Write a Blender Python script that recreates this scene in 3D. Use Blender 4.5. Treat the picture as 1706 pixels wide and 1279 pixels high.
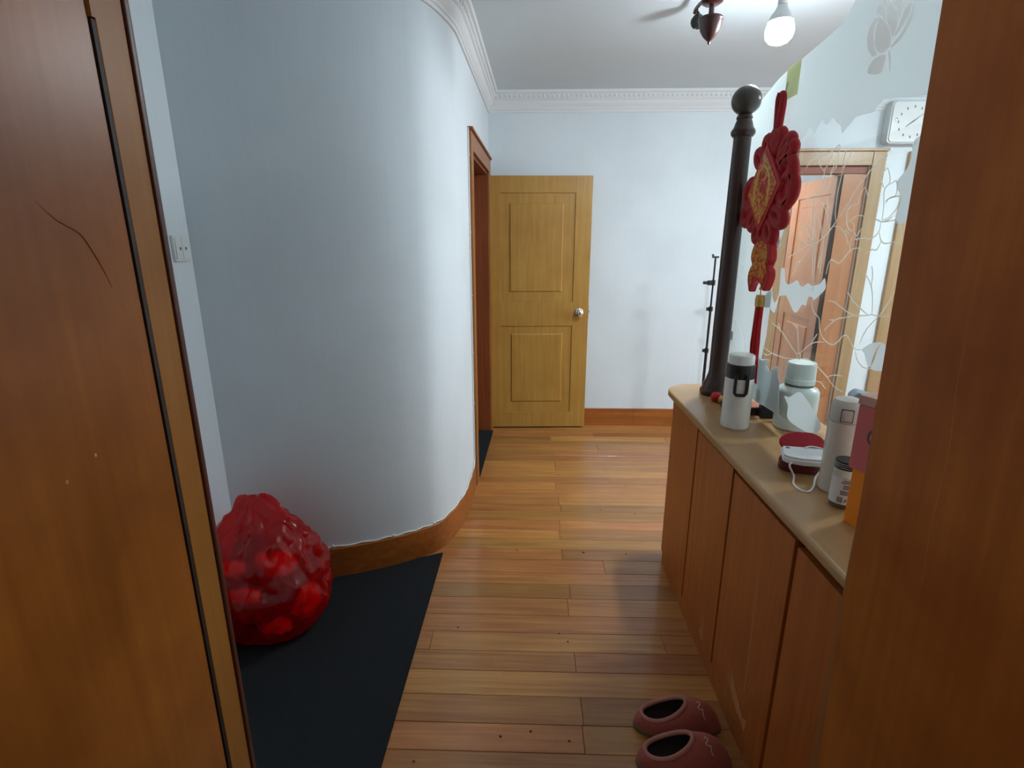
import bpy, bmesh, math, random
from mathutils import Vector, Matrix, noise
S = bpy.context.scene
for o in list(bpy.data.objects): bpy.data.objects.remove(o)
COL = S.collection
PI = math.pi
rnd = random.Random(7)

# ------------------------------------------------------------------ camera, world, exposure
cam_d = bpy.data.cameras.new('camera'); cam = bpy.data.objects.new('camera', cam_d); COL.objects.link(cam)
cam_d.sensor_width = 36.0; cam_d.lens = 870.0 / 1706.0 * 36.0; cam_d.clip_start = 0.02
cam.location = (0, 0, 1.5)
cam.rotation_euler = (math.radians(90 - 15.27), 0, math.radians(1.715))
S.camera = cam
W = bpy.data.worlds.new('world'); S.world = W; W.use_nodes = True
W.node_tree.nodes['Background'].inputs[0].default_value = (1.0, 0.97, 0.90, 1)
W.node_tree.nodes['Background'].inputs[1].default_value = 0.55
S.view_settings.view_transform = 'Standard'; S.view_settings.look = 'None'
S.view_settings.gamma = 1.0; S.view_settings.use_curve_mapping = False
S.view_settings.exposure = 0.11
BULB = 560.0        # radiance of the hall bulb
DINING = 190.0       # radiance of the dining-room ceiling lamp
BATH = 170.0         # radiance of the lamp in the small room behind the dining door

# ------------------------------------------------------------------ materials
def srgb(r, g, b):
    f = lambda c: ((c/255.0 + 0.055)/1.055)**2.4 if c > 10 else c/255.0/12.92
    return (f(r), f(g), f(b), 1.0)
class N:
    def __init__(self, name):
        self.m = bpy.data.materials.new(name); self.m.use_nodes = True
        self.t = self.m.node_tree; self.n = self.t.nodes; self.p = self.n['Principled BSDF']; self.out = self.n['Material Output']
    def new(self, t, **kw):
        x = self.n.new(t)
        for k, v in kw.items(): setattr(x, k, v)
        return x
    def link(self, a, b): self.t.links.new(a, b)
def plain(name, col, rough=0.5, metal=0.0, spec=0.5, var=0.0, vscale=30.0, bump=0.0, bscale=120.0, coat=0.0, sheen=0.0):
    k = N(name); p = k.p
    p.inputs['Base Color'].default_value = col; p.inputs['Roughness'].default_value = rough
    p.inputs['Metallic'].default_value = metal; p.inputs['Specular IOR Level'].default_value = spec
    p.inputs['Coat Weight'].default_value = coat; p.inputs['Sheen Weight'].default_value = sheen
    g = k.new('ShaderNodeNewGeometry')
    if var > 0:
        nz = k.new('ShaderNodeTexNoise'); nz.inputs['Scale'].default_value = vscale; nz.inputs['Detail'].default_value = 5
        k.link(g.outputs['Position'], nz.inputs['Vector'])
        mx = k.new('ShaderNodeMix', data_type='RGBA')
        mx.inputs[6].default_value = [c*(1-var) for c in col[:3]] + [1]; mx.inputs[7].default_value = [min(1, c*(1+var)) for c in col[:3]] + [1]
        k.link(nz.outputs['Fac'], mx.inputs[0]); k.link(mx.outputs[2], p.inputs['Base Color'])
    if bump > 0:
        n2 = k.new('ShaderNodeTexNoise'); n2.inputs['Scale'].default_value = bscale; n2.inputs['Detail'].default_value = 4
        k.link(g.outputs['Position'], n2.inputs['Vector'])
        b = k.new('ShaderNodeBump'); b.inputs['Strength'].default_value = bump; b.inputs['Distance'].default_value = 0.004
        k.link(n2.outputs['Fac'], b.inputs['Height']); k.link(b.outputs['Normal'], p.inputs['Normal'])
    return k.m
def wood(name, light, dark, grain='z', rough=0.35, per_object=0.0, blotch=0.0, blotch_col=None, scale=1.0, spec=0.5, hue_var=0.0, coat=0.0):
    """varnished wood: noise drawn out along the grain, wide mottling, optional tone per board"""
    k = N(name); p = k.p
    g = k.new('ShaderNodeNewGeometry'); oi = k.new('ShaderNodeObjectInfo')
    add = k.new('ShaderNodeVectorMath', operation='MULTIPLY_ADD')
    cmb = k.new('ShaderNodeCombineXYZ')
    for i in range(3): k.link(oi.outputs['Random'], cmb.inputs[i])
    add.inputs[1].default_value = (1, 1, 1)
    sc = k.new('ShaderNodeVectorMath', operation='SCALE'); sc.inputs[3].default_value = 17.0 if per_object else 0.0
    k.link(cmb.outputs[0], sc.inputs[0]); k.link(g.outputs['Position'], add.inputs[0]); k.link(sc.outputs[0], add.inputs[2])
    mp = k.new('ShaderNodeMapping'); s = {'x': (1.6, 38, 38), 'y': (38, 1.6, 38), 'z': (38, 38, 1.6)}[grain]
    mp.inputs['Scale'].default_value = [v*scale for v in s]
    k.link(add.outputs[0], mp.inputs['Vector'])
    n1 = k.new('ShaderNodeTexNoise'); n1.inputs['Scale'].default_value = 1.0; n1.inputs['Detail'].default_value = 8; n1.inputs['Roughness'].default_value = 0.6; n1.inputs['Distortion'].default_value = 0.6
    k.link(mp.outputs[0], n1.inputs['Vector'])
    rp = k.new('ShaderNodeValToRGB'); rp.color_ramp.elements[0].position = 0.30; rp.color_ramp.elements[1].position = 0.70
    rp.color_ramp.elements[0].color = dark; rp.color_ramp.elements[1].color = light
    k.link(n1.outputs['Fac'], rp.inputs['Fac'])
    last = rp.outputs['Color']
    if blotch > 0:
        n2 = k.new('ShaderNodeTexNoise'); n2.inputs['Scale'].default_value = 4.5; n2.inputs['Detail'].default_value = 5; n2.inputs['Roughness'].default_value = 0.55
        k.link(add.outputs[0], n2.inputs['Vector'])
        r2 = k.new('ShaderNodeValToRGB'); r2.color_ramp.elements[0].position = 0.38; r2.color_ramp.elements[1].position = 0.68
        r2.color_ramp.elements[0].color = (0, 0, 0, 1); r2.color_ramp.elements[1].color = (blotch, blotch, blotch, 1)
        k.link(n2.outputs['Fac'], r2.inputs['Fac'])
        mx = k.new('ShaderNodeMix', data_type='RGBA'); mx.inputs[7].default_value = blotch_col or dark
        k.link(r2.outputs['Color'], mx.inputs[0]); k.link(last, mx.inputs[6]); last = mx.outputs[2]
    if per_object > 0:
        hs = k.new('ShaderNodeHueSaturation')
        mr = k.new('ShaderNodeMapRange'); mr.inputs['To Min'].default_value = 1 - per_object; mr.inputs['To Max'].default_value = 1 + per_object*0.8
        k.link(oi.outputs['Random'], mr.inputs['Value']); k.link(mr.outputs[0], hs.inputs['Value'])
        fr = k.new('ShaderNodeMath', operation='FRACT'); ml = k.new('ShaderNodeMath', operation='MULTIPLY'); ml.inputs[1].default_value = 13.7
        k.link(oi.outputs['Random'], ml.inputs[0]); k.link(ml.outputs[0], fr.inputs[0])
        m2 = k.new('ShaderNodeMapRange'); m2.inputs['To Min'].default_value = 0.5 - hue_var; m2.inputs['To Max'].default_value = 0.5 + hue_var*0.5
        k.link(fr.outputs[0], m2.inputs['Value']); k.link(m2.outputs[0], hs.inputs['Hue'])
        k.link(last, hs.inputs['Color']); last = hs.outputs['Color']
    k.link(last, p.inputs['Base Color'])
    p.inputs['Roughness'].default_value = rough; p.inputs['Specular IOR Level'].default_value = spec; p.inputs['Coat Weight'].default_value = coat
    b = k.new('ShaderNodeBump'); b.inputs['Strength'].default_value = 0.12; b.inputs['Distance'].default_value = 0.002
    k.link(n1.outputs['Fac'], b.inputs['Height']); k.link(b.outputs['Normal'], p.inputs['Normal'])
    return k.m
def wallpaper(name, col):
    k = N(name); p = k.p; g = k.new('ShaderNodeNewGeometry')
    mp = k.new('ShaderNodeMapping'); mp.inputs['Scale'].default_value = (150, 150, 3)
    k.link(g.outputs['Position'], mp.inputs['Vector'])
    n1 = k.new('ShaderNodeTexNoise'); n1.inputs['Scale'].default_value = 1.0; n1.inputs['Detail'].default_value = 3
    k.link(mp.outputs[0], n1.inputs['Vector'])
    n2 = k.new('ShaderNodeTexNoise'); n2.inputs['Scale'].default_value = 2.2; n2.inputs['Detail'].default_value = 4
    k.link(g.outputs['Position'], n2.inputs['Vector'])
    mx = k.new('ShaderNodeMix', data_type='RGBA'); mx.inputs[6].default_value = [c*0.965 for c in col[:3]] + [1]; mx.inputs[7].default_value = [c*1.03 for c in col[:3]] + [1]
    k.link(n1.outputs['Fac'], mx.inputs[0])
    m2 = k.new('ShaderNodeMix', data_type='RGBA', blend_type='MULTIPLY'); m2.inputs[0].default_value = 1
    rp = k.new('ShaderNodeValToRGB'); rp.color_ramp.elements[0].color = (0.93, 0.935, 0.93, 1); rp.color_ramp.elements[0].position = 0.3; rp.color_ramp.elements[1].position = 0.6
    k.link(n2.outputs['Fac'], rp.inputs['Fac']); k.link(mx.outputs[2], m2.inputs[6]); k.link(rp.outputs['Color'], m2.inputs[7])
    k.link(m2.outputs[2], p.inputs['Base Color']); p.inputs['Roughness'].default_value = 0.75; p.inputs['Specular IOR Level'].default_value = 0.25
    b = k.new('ShaderNodeBump'); b.inputs['Strength'].default_value = 0.15; b.inputs['Distance'].default_value = 0.001
    k.link(n1.outputs['Fac'], b.inputs['Height']); k.link(b.outputs['Normal'], p.inputs['Normal'])
    return k.m
def thin(name, tint, diff, alpha, rough=0.05, gloss=0.08, translucent=0.0, wrinkle=0.0):
    """thin sheet: clear tinted transmission mixed with a surface of its own, plus gloss"""
    k = N(name); k.n.remove(k.p)
    tr = k.new('ShaderNodeBsdfTransparent'); tr.inputs[0].default_value = tint
    df = k.new('ShaderNodeBsdfDiffuse'); df.inputs[0].default_value = diff
    src = df.outputs[0]
    if translucent > 0:
        tl = k.new('ShaderNodeBsdfTranslucent'); tl.inputs[0].default_value = diff
        m0 = k.new('ShaderNodeMixShader'); m0.inputs[0].default_value = translucent
        k.link(df.outputs[0], m0.inputs[1]); k.link(tl.outputs[0], m0.inputs[2]); src = m0.outputs[0]
    m1 = k.new('ShaderNodeMixShader'); m1.inputs[0].default_value = alpha
    k.link(tr.outputs[0], m1.inputs[1]); k.link(src, m1.inputs[2])
    gl = k.new('ShaderNodeBsdfGlossy'); gl.inputs['Roughness'].default_value = rough
    lw = k.new('ShaderNodeLayerWeight'); lw.inputs['Blend'].default_value = 0.5
    pw = k.new('ShaderNodeMath', operation='POWER'); pw.inputs[1].default_value = 5.0; k.link(lw.outputs['Facing'], pw.inputs[0])
    ml = k.new('ShaderNodeMath', operation='MULTIPLY_ADD'); ml.inputs[1].default_value = min(0.95, 0.96*gloss/0.08); ml.inputs[2].default_value = 0.04*gloss/0.08
    k.link(pw.outputs[0], ml.inputs[0])
    m2 = k.new('ShaderNodeMixShader'); k.link(ml.outputs[0], m2.inputs[0]); k.link(m1.outputs[0], m2.inputs[1]); k.link(gl.outputs[0], m2.inputs[2])
    if wrinkle > 0:
        g = k.new('ShaderNodeNewGeometry'); nz = k.new('ShaderNodeTexNoise'); nz.inputs['Scale'].default_value = 22; nz.inputs['Detail'].default_value = 5; nz.inputs['Distortion'].default_value = 1.5
        k.link(g.outputs['Position'], nz.inputs['Vector'])
        b = k.new('ShaderNodeBump'); b.inputs['Strength'].default_value = wrinkle; b.inputs['Distance'].default_value = 0.02
        k.link(nz.outputs['Fac'], b.inputs['Height']); k.link(b.outputs['Normal'], gl.inputs['Normal']); k.link(b.outputs['Normal'], df.inputs['Normal'])
    k.link(m2.outputs[0], k.out.inputs['Surface'])
    return k.m
def emit(name, col, st):
    k = N(name); k.p.inputs['Base Color'].default_value = (0.8, 0.8, 0.8, 1)
    k.p.inputs['Emission Color'].default_value = col; k.p.inputs['Emission Strength'].default_value = st
    return k.m
M = {}
def led(name, col, st):
    k = N(name); k.p.inputs['Base Color'].default_value = (0.8, 0.8, 0.8, 1); k.p.inputs['Emission Color'].default_value = col
    g = k.new('ShaderNodeNewGeometry'); s = k.new('ShaderNodeSeparateXYZ'); k.link(g.outputs['Normal'], s.inputs[0])
    mr = k.new('ShaderNodeMapRange'); mr.inputs['From Min'].default_value = -1; mr.inputs['From Max'].default_value = 0.25; mr.inputs['To Min'].default_value = st*1.25; mr.inputs['To Max'].default_value = st*0.03
    k.link(s.outputs['Z'], mr.inputs['Value']); k.link(mr.outputs[0], k.p.inputs['Emission Strength']); return k.m
M['wall'] = wallpaper('white_wallpaper', (0.755, 0.825, 0.87, 1))
M['ceil'] = plain('ceiling_paint', (0.70, 0.79, 0.845, 1), 0.8, spec=0.2, var=0.03, vscale=3)
M['cornice'] = plain('cornice_plaster', (0.78, 0.81, 0.83, 1), 0.7, spec=0.2)
M['plank'] = wood('oak_plank', srgb(194, 140, 78), srgb(150, 98, 47), 'x', 0.32, per_object=0.24, scale=1.3, hue_var=0.012, coat=0.25, blotch=0.35, blotch_col=srgb(150, 88, 46))
M['sub'] = plain('subfloor', srgb(46, 28, 16), 0.9)
M['door'] = wood('honey_varnished_wood', srgb(192, 148, 72), srgb(170, 126, 56), 'z', 0.38, scale=1.2, blotch=0.25, blotch_col=srgb(150, 88, 30))
M['doorx'] = wood('honey_varnished_wood_cross', srgb(192, 148, 72), srgb(170, 126, 56), 'x', 0.38, scale=1.2, blotch=0.25, blotch_col=srgb(150, 88, 30))
M['casing'] = wood('casing_wood', srgb(166, 108, 54), srgb(138, 84, 40), 'z', 0.38, scale=1.0)
M['dcase'] = wood('reflection_greyed_casing', srgb(178, 148, 108), srgb(156, 126, 88), 'z', 0.32)  # casing wood greyed: white reflection put into its colour
M['ddoor'] = wood('dining_door_wood', srgb(188, 132, 90), srgb(168, 112, 70), 'z', 0.30, blotch=0.3, blotch_col=srgb(164, 96, 48), coat=0.3)
M['strip'] = wood('entrance_lining_wood', srgb(162, 108, 46), srgb(144, 92, 36), 'z', 0.42, blotch=0.3, blotch_col=srgb(130, 80, 32), spec=0.3)
M['jamb'] = wood('jamb_red_wood', srgb(150, 78, 36), srgb(118, 54, 24), 'z', 0.45)
M['base'] = wood('baseboard_wood', srgb(184, 110, 44), srgb(146, 80, 30), 'x', 0.38, blotch=0.5, blotch_col=srgb(138, 76, 28))
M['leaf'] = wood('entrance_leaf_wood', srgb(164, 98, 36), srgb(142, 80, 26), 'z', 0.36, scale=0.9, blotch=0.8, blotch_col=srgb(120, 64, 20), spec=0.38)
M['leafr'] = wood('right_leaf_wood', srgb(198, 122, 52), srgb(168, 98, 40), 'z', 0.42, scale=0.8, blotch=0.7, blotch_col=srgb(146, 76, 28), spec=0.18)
M['dripmark'] = plain('dried_drip', srgb(140, 80, 28), 0.5)
M['post_d'] = plain('dark_red_edge', srgb(74, 30, 20), 0.4)
M['black'] = plain('shade_and_dark_brown', srgb(34, 20, 12), 0.6)  # near-black: gap shade as colour, also bedroom floor and nail holes
M['mat'] = plain('charcoal_mat', srgb(40, 43, 46), 0.95, spec=0.1, var=0.25, vscale=260, bump=0.8, bscale=420)
M['cab'] = wood('cabinet_veneer', srgb(192, 112, 52), srgb(164, 90, 38), 'z', 0.42, scale=1.1, blotch=0.4, blotch_col=srgb(150, 82, 36), spec=0.3)
M['cabtop'] = wood('cabinet_top_laminate', srgb(184, 146, 100), srgb(170, 130, 86), 'y', 0.30, scale=0.5, blotch=0.3, blotch_col=srgb(158, 118, 76))
M['cabdark'] = plain('cabinet_gap', srgb(34, 18, 10), 0.7)
M['rawwood'] = wood('raw_splintered_wood', srgb(206, 150, 96), srgb(170, 112, 64), 'z', 0.7)
M['postwood'] = wood('dark_turned_wood', srgb(64, 40, 32), srgb(46, 27, 22), 'z', 0.33)
M['ball'] = plain('dark_ball', srgb(66, 62, 54), 0.33, var=0.1)
M['glass'] = thin('clear_pane', (0.965, 0.985, 0.98, 1), (0.8, 0.9, 0.88, 1), 0.012, 0.02, 0.08)
M['etch'] = thin('etched_frost', (0.95, 0.98, 0.98, 1), (0.90, 0.94, 0.95, 1), 0.82, 0.5, 0.03, 0.62)
M['frost'] = thin('sandblasted_field', (0.95, 0.98, 0.98, 1), (0.92, 0.96, 0.97, 1), 0.88, 0.5, 0.03, 0.68)
M['etchp'] = thin('etched_petal_frost', (0.9, 0.95, 0.95, 1), (0.56, 0.60, 0.63, 1), 0.62, 0.5, 0.04, 0.35)
M['vine'] = thin('etched_line', (0.95, 0.95, 0.92, 1), (0.92, 0.90, 0.82, 1), 0.72, 0.5, 0.03, 0.6)
M['pale'] = thin('etched_pale', (0.95, 0.98, 0.98, 1), (0.9, 0.94, 0.95, 1), 0.45, 0.5, 0.03, 0.6)
M['chrome'] = plain('chrome', (0.75, 0.75, 0.75, 1), 0.14, metal=1.0)
M['steel'] = plain('dull_steel', (0.32, 0.32, 0.33, 1), 0.35, metal=0.9)
M['white'] = plain('white_plastic', (0.74, 0.77, 0.77, 1), 0.35)
M['cable'] = plain('white_cable', (0.80, 0.80, 0.76, 1), 0.5)
M['flask'] = plain('white_lacquer', (0.74, 0.74, 0.69, 1), 0.28, coat=0.3)
M['blackp'] = plain('black_plastic', srgb(24, 22, 24), 0.4)
M['jug'] = plain('pale_celadon_plastic', (0.66, 0.74, 0.70, 1), 0.32)
M['jugseal'] = plain('grey_green_seal', srgb(70, 92, 86), 0.5)
M['beige'] = plain('beige_lacquer', (0.66, 0.62, 0.53, 1), 0.3, coat=0.2)
M['beige_l'] = plain('beige_lid', (0.60, 0.57, 0.50, 1), 0.4)
M['red'] = plain('red_plush_cord', srgb(164, 8, 18), 0.8, sheen=0.1, var=0.2, vscale=60, bump=0.4, bscale=500)
M['redsat'] = plain('red_satin', srgb(184, 10, 20), 0.5)
M['redbox'] = plain('dark_red_case', srgb(172, 20, 40), 0.5, bump=0.2)
M['redin'] = plain('maroon_case', srgb(92, 16, 24), 0.55)
M['gold'] = plain('gold_print', srgb(206, 158, 74), 0.35, metal=0.35, var=0.3, vscale=90)
M['redgold'] = None
M['navy'] = plain('navy_box', srgb(28, 38, 48), 0.5)
M['brown'] = plain('dark_brown_box', srgb(58, 30, 28), 0.4)
M['brownp'] = plain('brown_printed_lid', srgb(150, 84, 60), 0.4, var=0.6, vscale=45)
M['mask'] = plain('white_nonwoven', (0.80, 0.82, 0.84, 1), 0.8, bump=0.15, bscale=600)
M['pink'] = plain('pink_card', srgb(206, 104, 104), 0.6)
M['pinkl'] = plain('pale_pink_card', srgb(196, 150, 134), 0.6)
M['orange'] = plain('orange_card', srgb(238, 136, 18), 0.55)
M['grey'] = plain('grey_ink', srgb(96, 92, 88), 0.6)
M['cream'] = plain('cream_ink', srgb(214, 204, 186), 0.6)
M['slate'] = plain('slate_grey_cloth', srgb(118, 130, 140), 0.7)
M['label'] = plain('paper_label', (0.70, 0.72, 0.72, 1), 0.6)
M['ink'] = plain('label_ink', srgb(54, 56, 62), 0.7)
M['jarfill'] = plain('brown_jar_contents', srgb(74, 58, 34), 0.7, var=0.6, vscale=160)
M['jarglass'] = thin('jar_glass', (0.92, 0.95, 0.93, 1), (0.7, 0.72, 0.7, 1), 0.08, 0.04, 0.10)
M['pinkshoe'] = plain('pink_plush', srgb(172, 92, 82), 0.9, sheen=0.05, var=0.18, vscale=90, bump=0.5, bscale=350)
M['shoerim'] = plain('pale_pink_rim', srgb(182, 122, 110), 0.9, sheen=0.05, bump=0.5, bscale=400)
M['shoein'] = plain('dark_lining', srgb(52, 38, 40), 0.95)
M['shoesole'] = plain('tan_rubber_sole', srgb(120, 98, 72), 0.7)
M['bag'] = thin('red_film', (0.96, 0.075, 0.06, 1), (0.82, 0.010, 0.018, 1), 0.42, 0.09, 0.08, 0.65, wrinkle=0.15)
M['bagdark'] = plain('dark_rubbish', srgb(58, 40, 36), 0.7, var=0.4, vscale=25)
M['bagor'] = plain('orange_rubbish', srgb(240, 120, 40), 0.6)
M['bagyel'] = plain('yellow_rubbish', srgb(236, 190, 60), 0.6)
M['bagwh'] = plain('white_rubbish', (0.8, 0.78, 0.75, 1), 0.6)
M['mahog'] = plain('mahogany_lacquer', srgb(64, 30, 28), 0.28, coat=0.3)
M['sock'] = plain('black_green_bakelite', srgb(26, 34, 30), 0.35)
M['bulb'] = led('bulb_glow', (0.86, 0.95, 1.0, 1), BULB)
M['din'] = emit('dining_diffuser', (0.86, 0.95, 1.0, 1), DINING)
M['bath'] = emit('bath_diffuser', (1.0, 0.93, 0.88, 1), BATH)
M['yellowish'] = thin('yellowed_hook_pad', (0.86, 0.88, 0.66, 1), (0.78, 0.78, 0.54, 1), 0.55, 0.2, 0.05, 0.6)
M['clockface'] = plain('clock_face', (0.80, 0.82, 0.82, 1), 0.15, var=0.05, vscale=30)
M['clockcase'] = plain('clock_case', (0.55, 0.60, 0.62, 1), 0.2)
M['concrete'] = plain('stairwell_plaster', (0.5, 0.5, 0.48, 1), 0.9)
def plaque_mat():
    k = N('gilded_red_print'); g = k.new('ShaderNodeNewGeometry')
    v = k.new('ShaderNodeTexVoronoi'); v.feature = 'DISTANCE_TO_EDGE'; v.inputs['Scale'].default_value = 55
    nz = k.new('ShaderNodeTexNoise'); nz.inputs['Scale'].default_value = 26; nz.inputs['Detail'].default_value = 3; nz.inputs['Distortion'].default_value = 2
    k.link(g.outputs['Position'], nz.inputs['Vector']); k.link(g.outputs['Position'], v.inputs['Vector'])
    ad = k.new('ShaderNodeMath', operation='ADD'); k.link(nz.outputs['Fac'], ad.inputs[0]); k.link(v.outputs['Distance'], ad.inputs[1])
    rp = k.new('ShaderNodeValToRGB'); rp.color_ramp.elements[0].position = 0.56; rp.color_ramp.elements[1].position = 0.64
    rp.color_ramp.elements[0].color = srgb(186, 26, 22); rp.color_ramp.elements[1].color = srgb(196, 146, 62)
    k.link(ad.outputs[0], rp.inputs['Fac']); k.link(rp.outputs['Color'], k.p.inputs['Base Color']); k.p.inputs['Roughness'].default_value = 0.35
    return k.m
M['redgold'] = plaque_mat()

# ------------------------------------------------------------------ mesh helpers
def finish(bm, bev, seg=2):
    if bev > 0:
        es = [e for e in bm.edges if len(e.link_faces) == 2 and e.calc_face_angle(0) > 0.5]
        bmesh.ops.bevel(bm, geom=es, offset=bev, segments=seg, profile=0.5, affect='EDGES')
    return bm
class MB:
    def __init__(self): self.bm = bmesh.new()
    def add(self, bm, mtx=None):
        if mtx is not None: bm.transform(mtx)
        me = bpy.data.meshes.new('tmp'); bm.to_mesh(me); bm.free(); self.bm.from_mesh(me); bpy.data.meshes.remove(me); return self
    def box(self, x0, x1, y0, y1, z0, z1, bev=0.0, mtx=None, seg=2):
        bm = bmesh.new(); bmesh.ops.create_cube(bm, size=1.0)
        for v in bm.verts: v.co = Vector(((x0+x1)/2 + v.co.x*(x1-x0), (y0+y1)/2 + v.co.y*(y1-y0), (z0+z1)/2 + v.co.z*(z1-z0)))
        return self.add(finish(bm, bev, seg), mtx)
    def prism(self, poly, axis, a0, a1, bev=0.0, mtx=None, seg=2):
        """poly in the two other axes (cyclic order x,y / y,z / x,z) pulled along axis"""
        bm = bmesh.new()
        mk = {'z': lambda u, v, a: (u, v, a), 'x': lambda u, v, a: (a, u, v), 'y': lambda u, v, a: (u, a, v)}[axis]
        lo = [bm.verts.new(mk(u, v, a0)) for u, v in poly]; hi = [bm.verts.new(mk(u, v, a1)) for u, v in poly]
        bm.faces.new(lo); bm.faces.new(hi); n = len(poly)
        for i in range(n): bm.faces.new((lo[i], lo[(i+1) % n], hi[(i+1) % n], hi[i]))
        bmesh.ops.recalc_face_normals(bm, faces=bm.faces[:])
        return self.add(finish(bm, bev, seg), mtx)
    def lathe(self, prof, cx=0, cy=0, seg=32, mtx=None, a0=0.0, a1=2*PI):
        bm = bmesh.new(); full = abs(a1-a0-2*PI) < 1e-6; rings = []
        cnt = seg if full else seg+1
        for r, z in prof:
            if r < 1e-6 and full: rings.append([bm.verts.new((cx, cy, z))])
            else: rings.append([bm.verts.new((cx + r*math.cos(a0+(a1-a0)*i/seg), cy + r*math.sin(a0+(a1-a0)*i/seg), z)) for i in range(cnt)])
        for a, b in zip(rings, rings[1:]):
            for i in range(seg):
                j = (i+1) % cnt
                if len(a) == 1 and len(b) == 1: continue
                if len(a) == 1: bm.faces.new((a[0], b[j], b[i]))
                elif len(b) == 1: bm.faces.new((a[i], a[j], b[0]))
                else: bm.faces.new((a[i], a[j], b[j], b[i]))
        bmesh.ops.recalc_face_normals(bm, faces=bm.faces[:])
        return self.add(bm, mtx)
    def tube(self, pts, r, seg=8, closed=False, mtx=None, flat=1.0):
        pts = [Vector(p) for p in pts]; n = len(pts); bm = bmesh.new(); rings = []; up = None
        for i, p in enumerate(pts):
            if closed: t = pts[(i+1) % n] - pts[i-1]
            else: t = pts[min(i+1, n-1)] - pts[max(i-1, 0)]
            t.normalize()
            if up is None: up = Vector((0, 0, 1)) if abs(t.z) < 0.9 else Vector((1, 0, 0))
            a = t.cross(up)
            if a.length < 1e-5: a = t.cross(Vector((1, 0, 0)))
            a.normalize(); b = a.cross(t); up = b
            rr = r[i] if isinstance(r, (list, tuple)) else r
            rings.append([bm.verts.new(p + a*rr*math.cos(2*PI*k/seg) + b*rr*flat*math.sin(2*PI*k/seg)) for k in range(seg)])
        for i in range(n if closed else n-1):
            A, Bq = rings[i], rings[(i+1) % n]
            for k in range(seg): bm.faces.new((A[k], A[(k+1) % seg], Bq[(k+1) % seg], Bq[k]))
        if not closed: bm.faces.new(rings[0]); bm.faces.new(rings[-1])
        bmesh.ops.recalc_face_normals(bm, faces=bm.faces[:])
        return self.add(bm, mtx)
    def sphere(self, c, rx, ry=None, rz=None, u=20, v=12, mtx=None):
        bm = bmesh.new(); bmesh.ops.create_uvsphere(bm, u_segments=u, v_segments=v, radius=1.0)
        for w in bm.verts: w.co = Vector((c[0]+w.co.x*rx, c[1]+w.co.y*(ry or rx), c[2]+w.co.z*(rz or rx)))
        return self.add(bm, mtx)
    def sweep(self, path, prof, caps=True):
        """profile (d to the left of the path, z) along a path in plan with mitred corners"""
        bm = bmesh.new(); rings = []; n = len(path)
        P = [Vector(p) for p in path]
        for i in range(n):
            d0 = (P[i]-P[i-1]).normalized() if i > 0 else None
            d1 = (P[i+1]-P[i]).normalized() if i < n-1 else None
            d0 = d0 or d1; d1 = d1 or d0
            n0 = Vector((-d0.y, d0.x)); n1 = Vector((-d1.y, d1.x)); m = (n0+n1).normalized(); k = 1/max(0.3, m.dot(n0))
            rings.append([bm.verts.new((P[i].x + m.x*k*d, P[i].y + m.y*k*d, z)) for d, z in prof])
        for a, b in zip(rings, rings[1:]):
            for j in range(len(prof)):
                q = (j+1) % len(prof); bm.faces.new((a[j], a[q], b[q], b[j]))
        if caps: bm.faces.new(rings[0]); bm.faces.new(rings[-1])
        bmesh.ops.recalc_face_normals(bm, faces=bm.faces[:])
        return self.add(bm)
WL = {}
PRE = None      # size and place of the ornament being built, about its own centre
def obj(name, mb, mat, parent=None, angle=0.6, origin=None, kind=None, label=None):
    bm = mb.bm if isinstance(mb, MB) else mb
    if PRE is not None: bm.transform(PRE)
    xs = [v.co for v in bm.verts]
    if origin is None:
        lo = Vector((min(c.x for c in xs), min(c.y for c in xs), min(c.z for c in xs))); hi = Vector((max(c.x for c in xs), max(c.y for c in xs), max(c.z for c in xs)))
        origin = Vector(((lo.x+hi.x)/2, (lo.y+hi.y)/2, lo.z))
    origin = Vector(origin)
    for v in bm.verts: v.co -= origin
    me = bpy.data.meshes.new(name); bm.to_mesh(me); bm.free()
    for p in me.polygons: p.use_smooth = True
    me.set_sharp_from_angle(angle=angle)
    me.materials.append(M[mat] if isinstance(mat, str) else mat)
    o = bpy.data.objects.new(name, me); COL.objects.link(o)
    WL[o.name] = origin
    if parent is not None:
        o.parent = parent; o.location = origin - WL[parent.name]
    else: o.location = origin
    if kind: o['kind'] = kind
    if label: o['label'] = label
    if len(me.polygons) < 700:
        wn = o.modifiers.new('weighted_normals', 'WEIGHTED_NORMAL'); wn.keep_sharp = True
    return o
def thing(name, label, cat, loc=(0, 0, 0), group=None):
    o = bpy.data.objects.new(name, None); COL.objects.link(o); o.location = loc; o.empty_display_size = 0.1
    WL[o.name] = Vector(loc); o['label'] = label; o['category'] = cat
    if group: o['group'] = group
    return o
def tag(o, label, cat, group=None):
    o['label'] = label; o['category'] = cat
    if group: o['group'] = group
    return o
def struct(name, mb, mat, parent=None, **kw):
    return obj(name, mb, mat, parent, kind='structure' if parent is None else None, **kw)
def crom(pts, k=8, closed=False):
    P = [Vector(p) for p in pts]; n = len(P); out = []
    rng = range(n) if closed else range(n-1)
    for i in rng:
        if closed: a, b, c, d = P[i-1], P[i], P[(i+1) % n], P[(i+2) % n]
        else:
            b, c = P[i], P[i+1]; a = P[i-1] if i > 0 else b*2-c; d = P[i+2] if i+2 < n else c*2-b
        for j in range(k):
            t = j/k
            out.append(0.5*((2*b) + (c-a)*t + (2*a-5*b+4*c-d)*t*t + (3*b-a-3*c+d)*t**3))
    if not closed: out.append(P[-1].copy())
    return out

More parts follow.
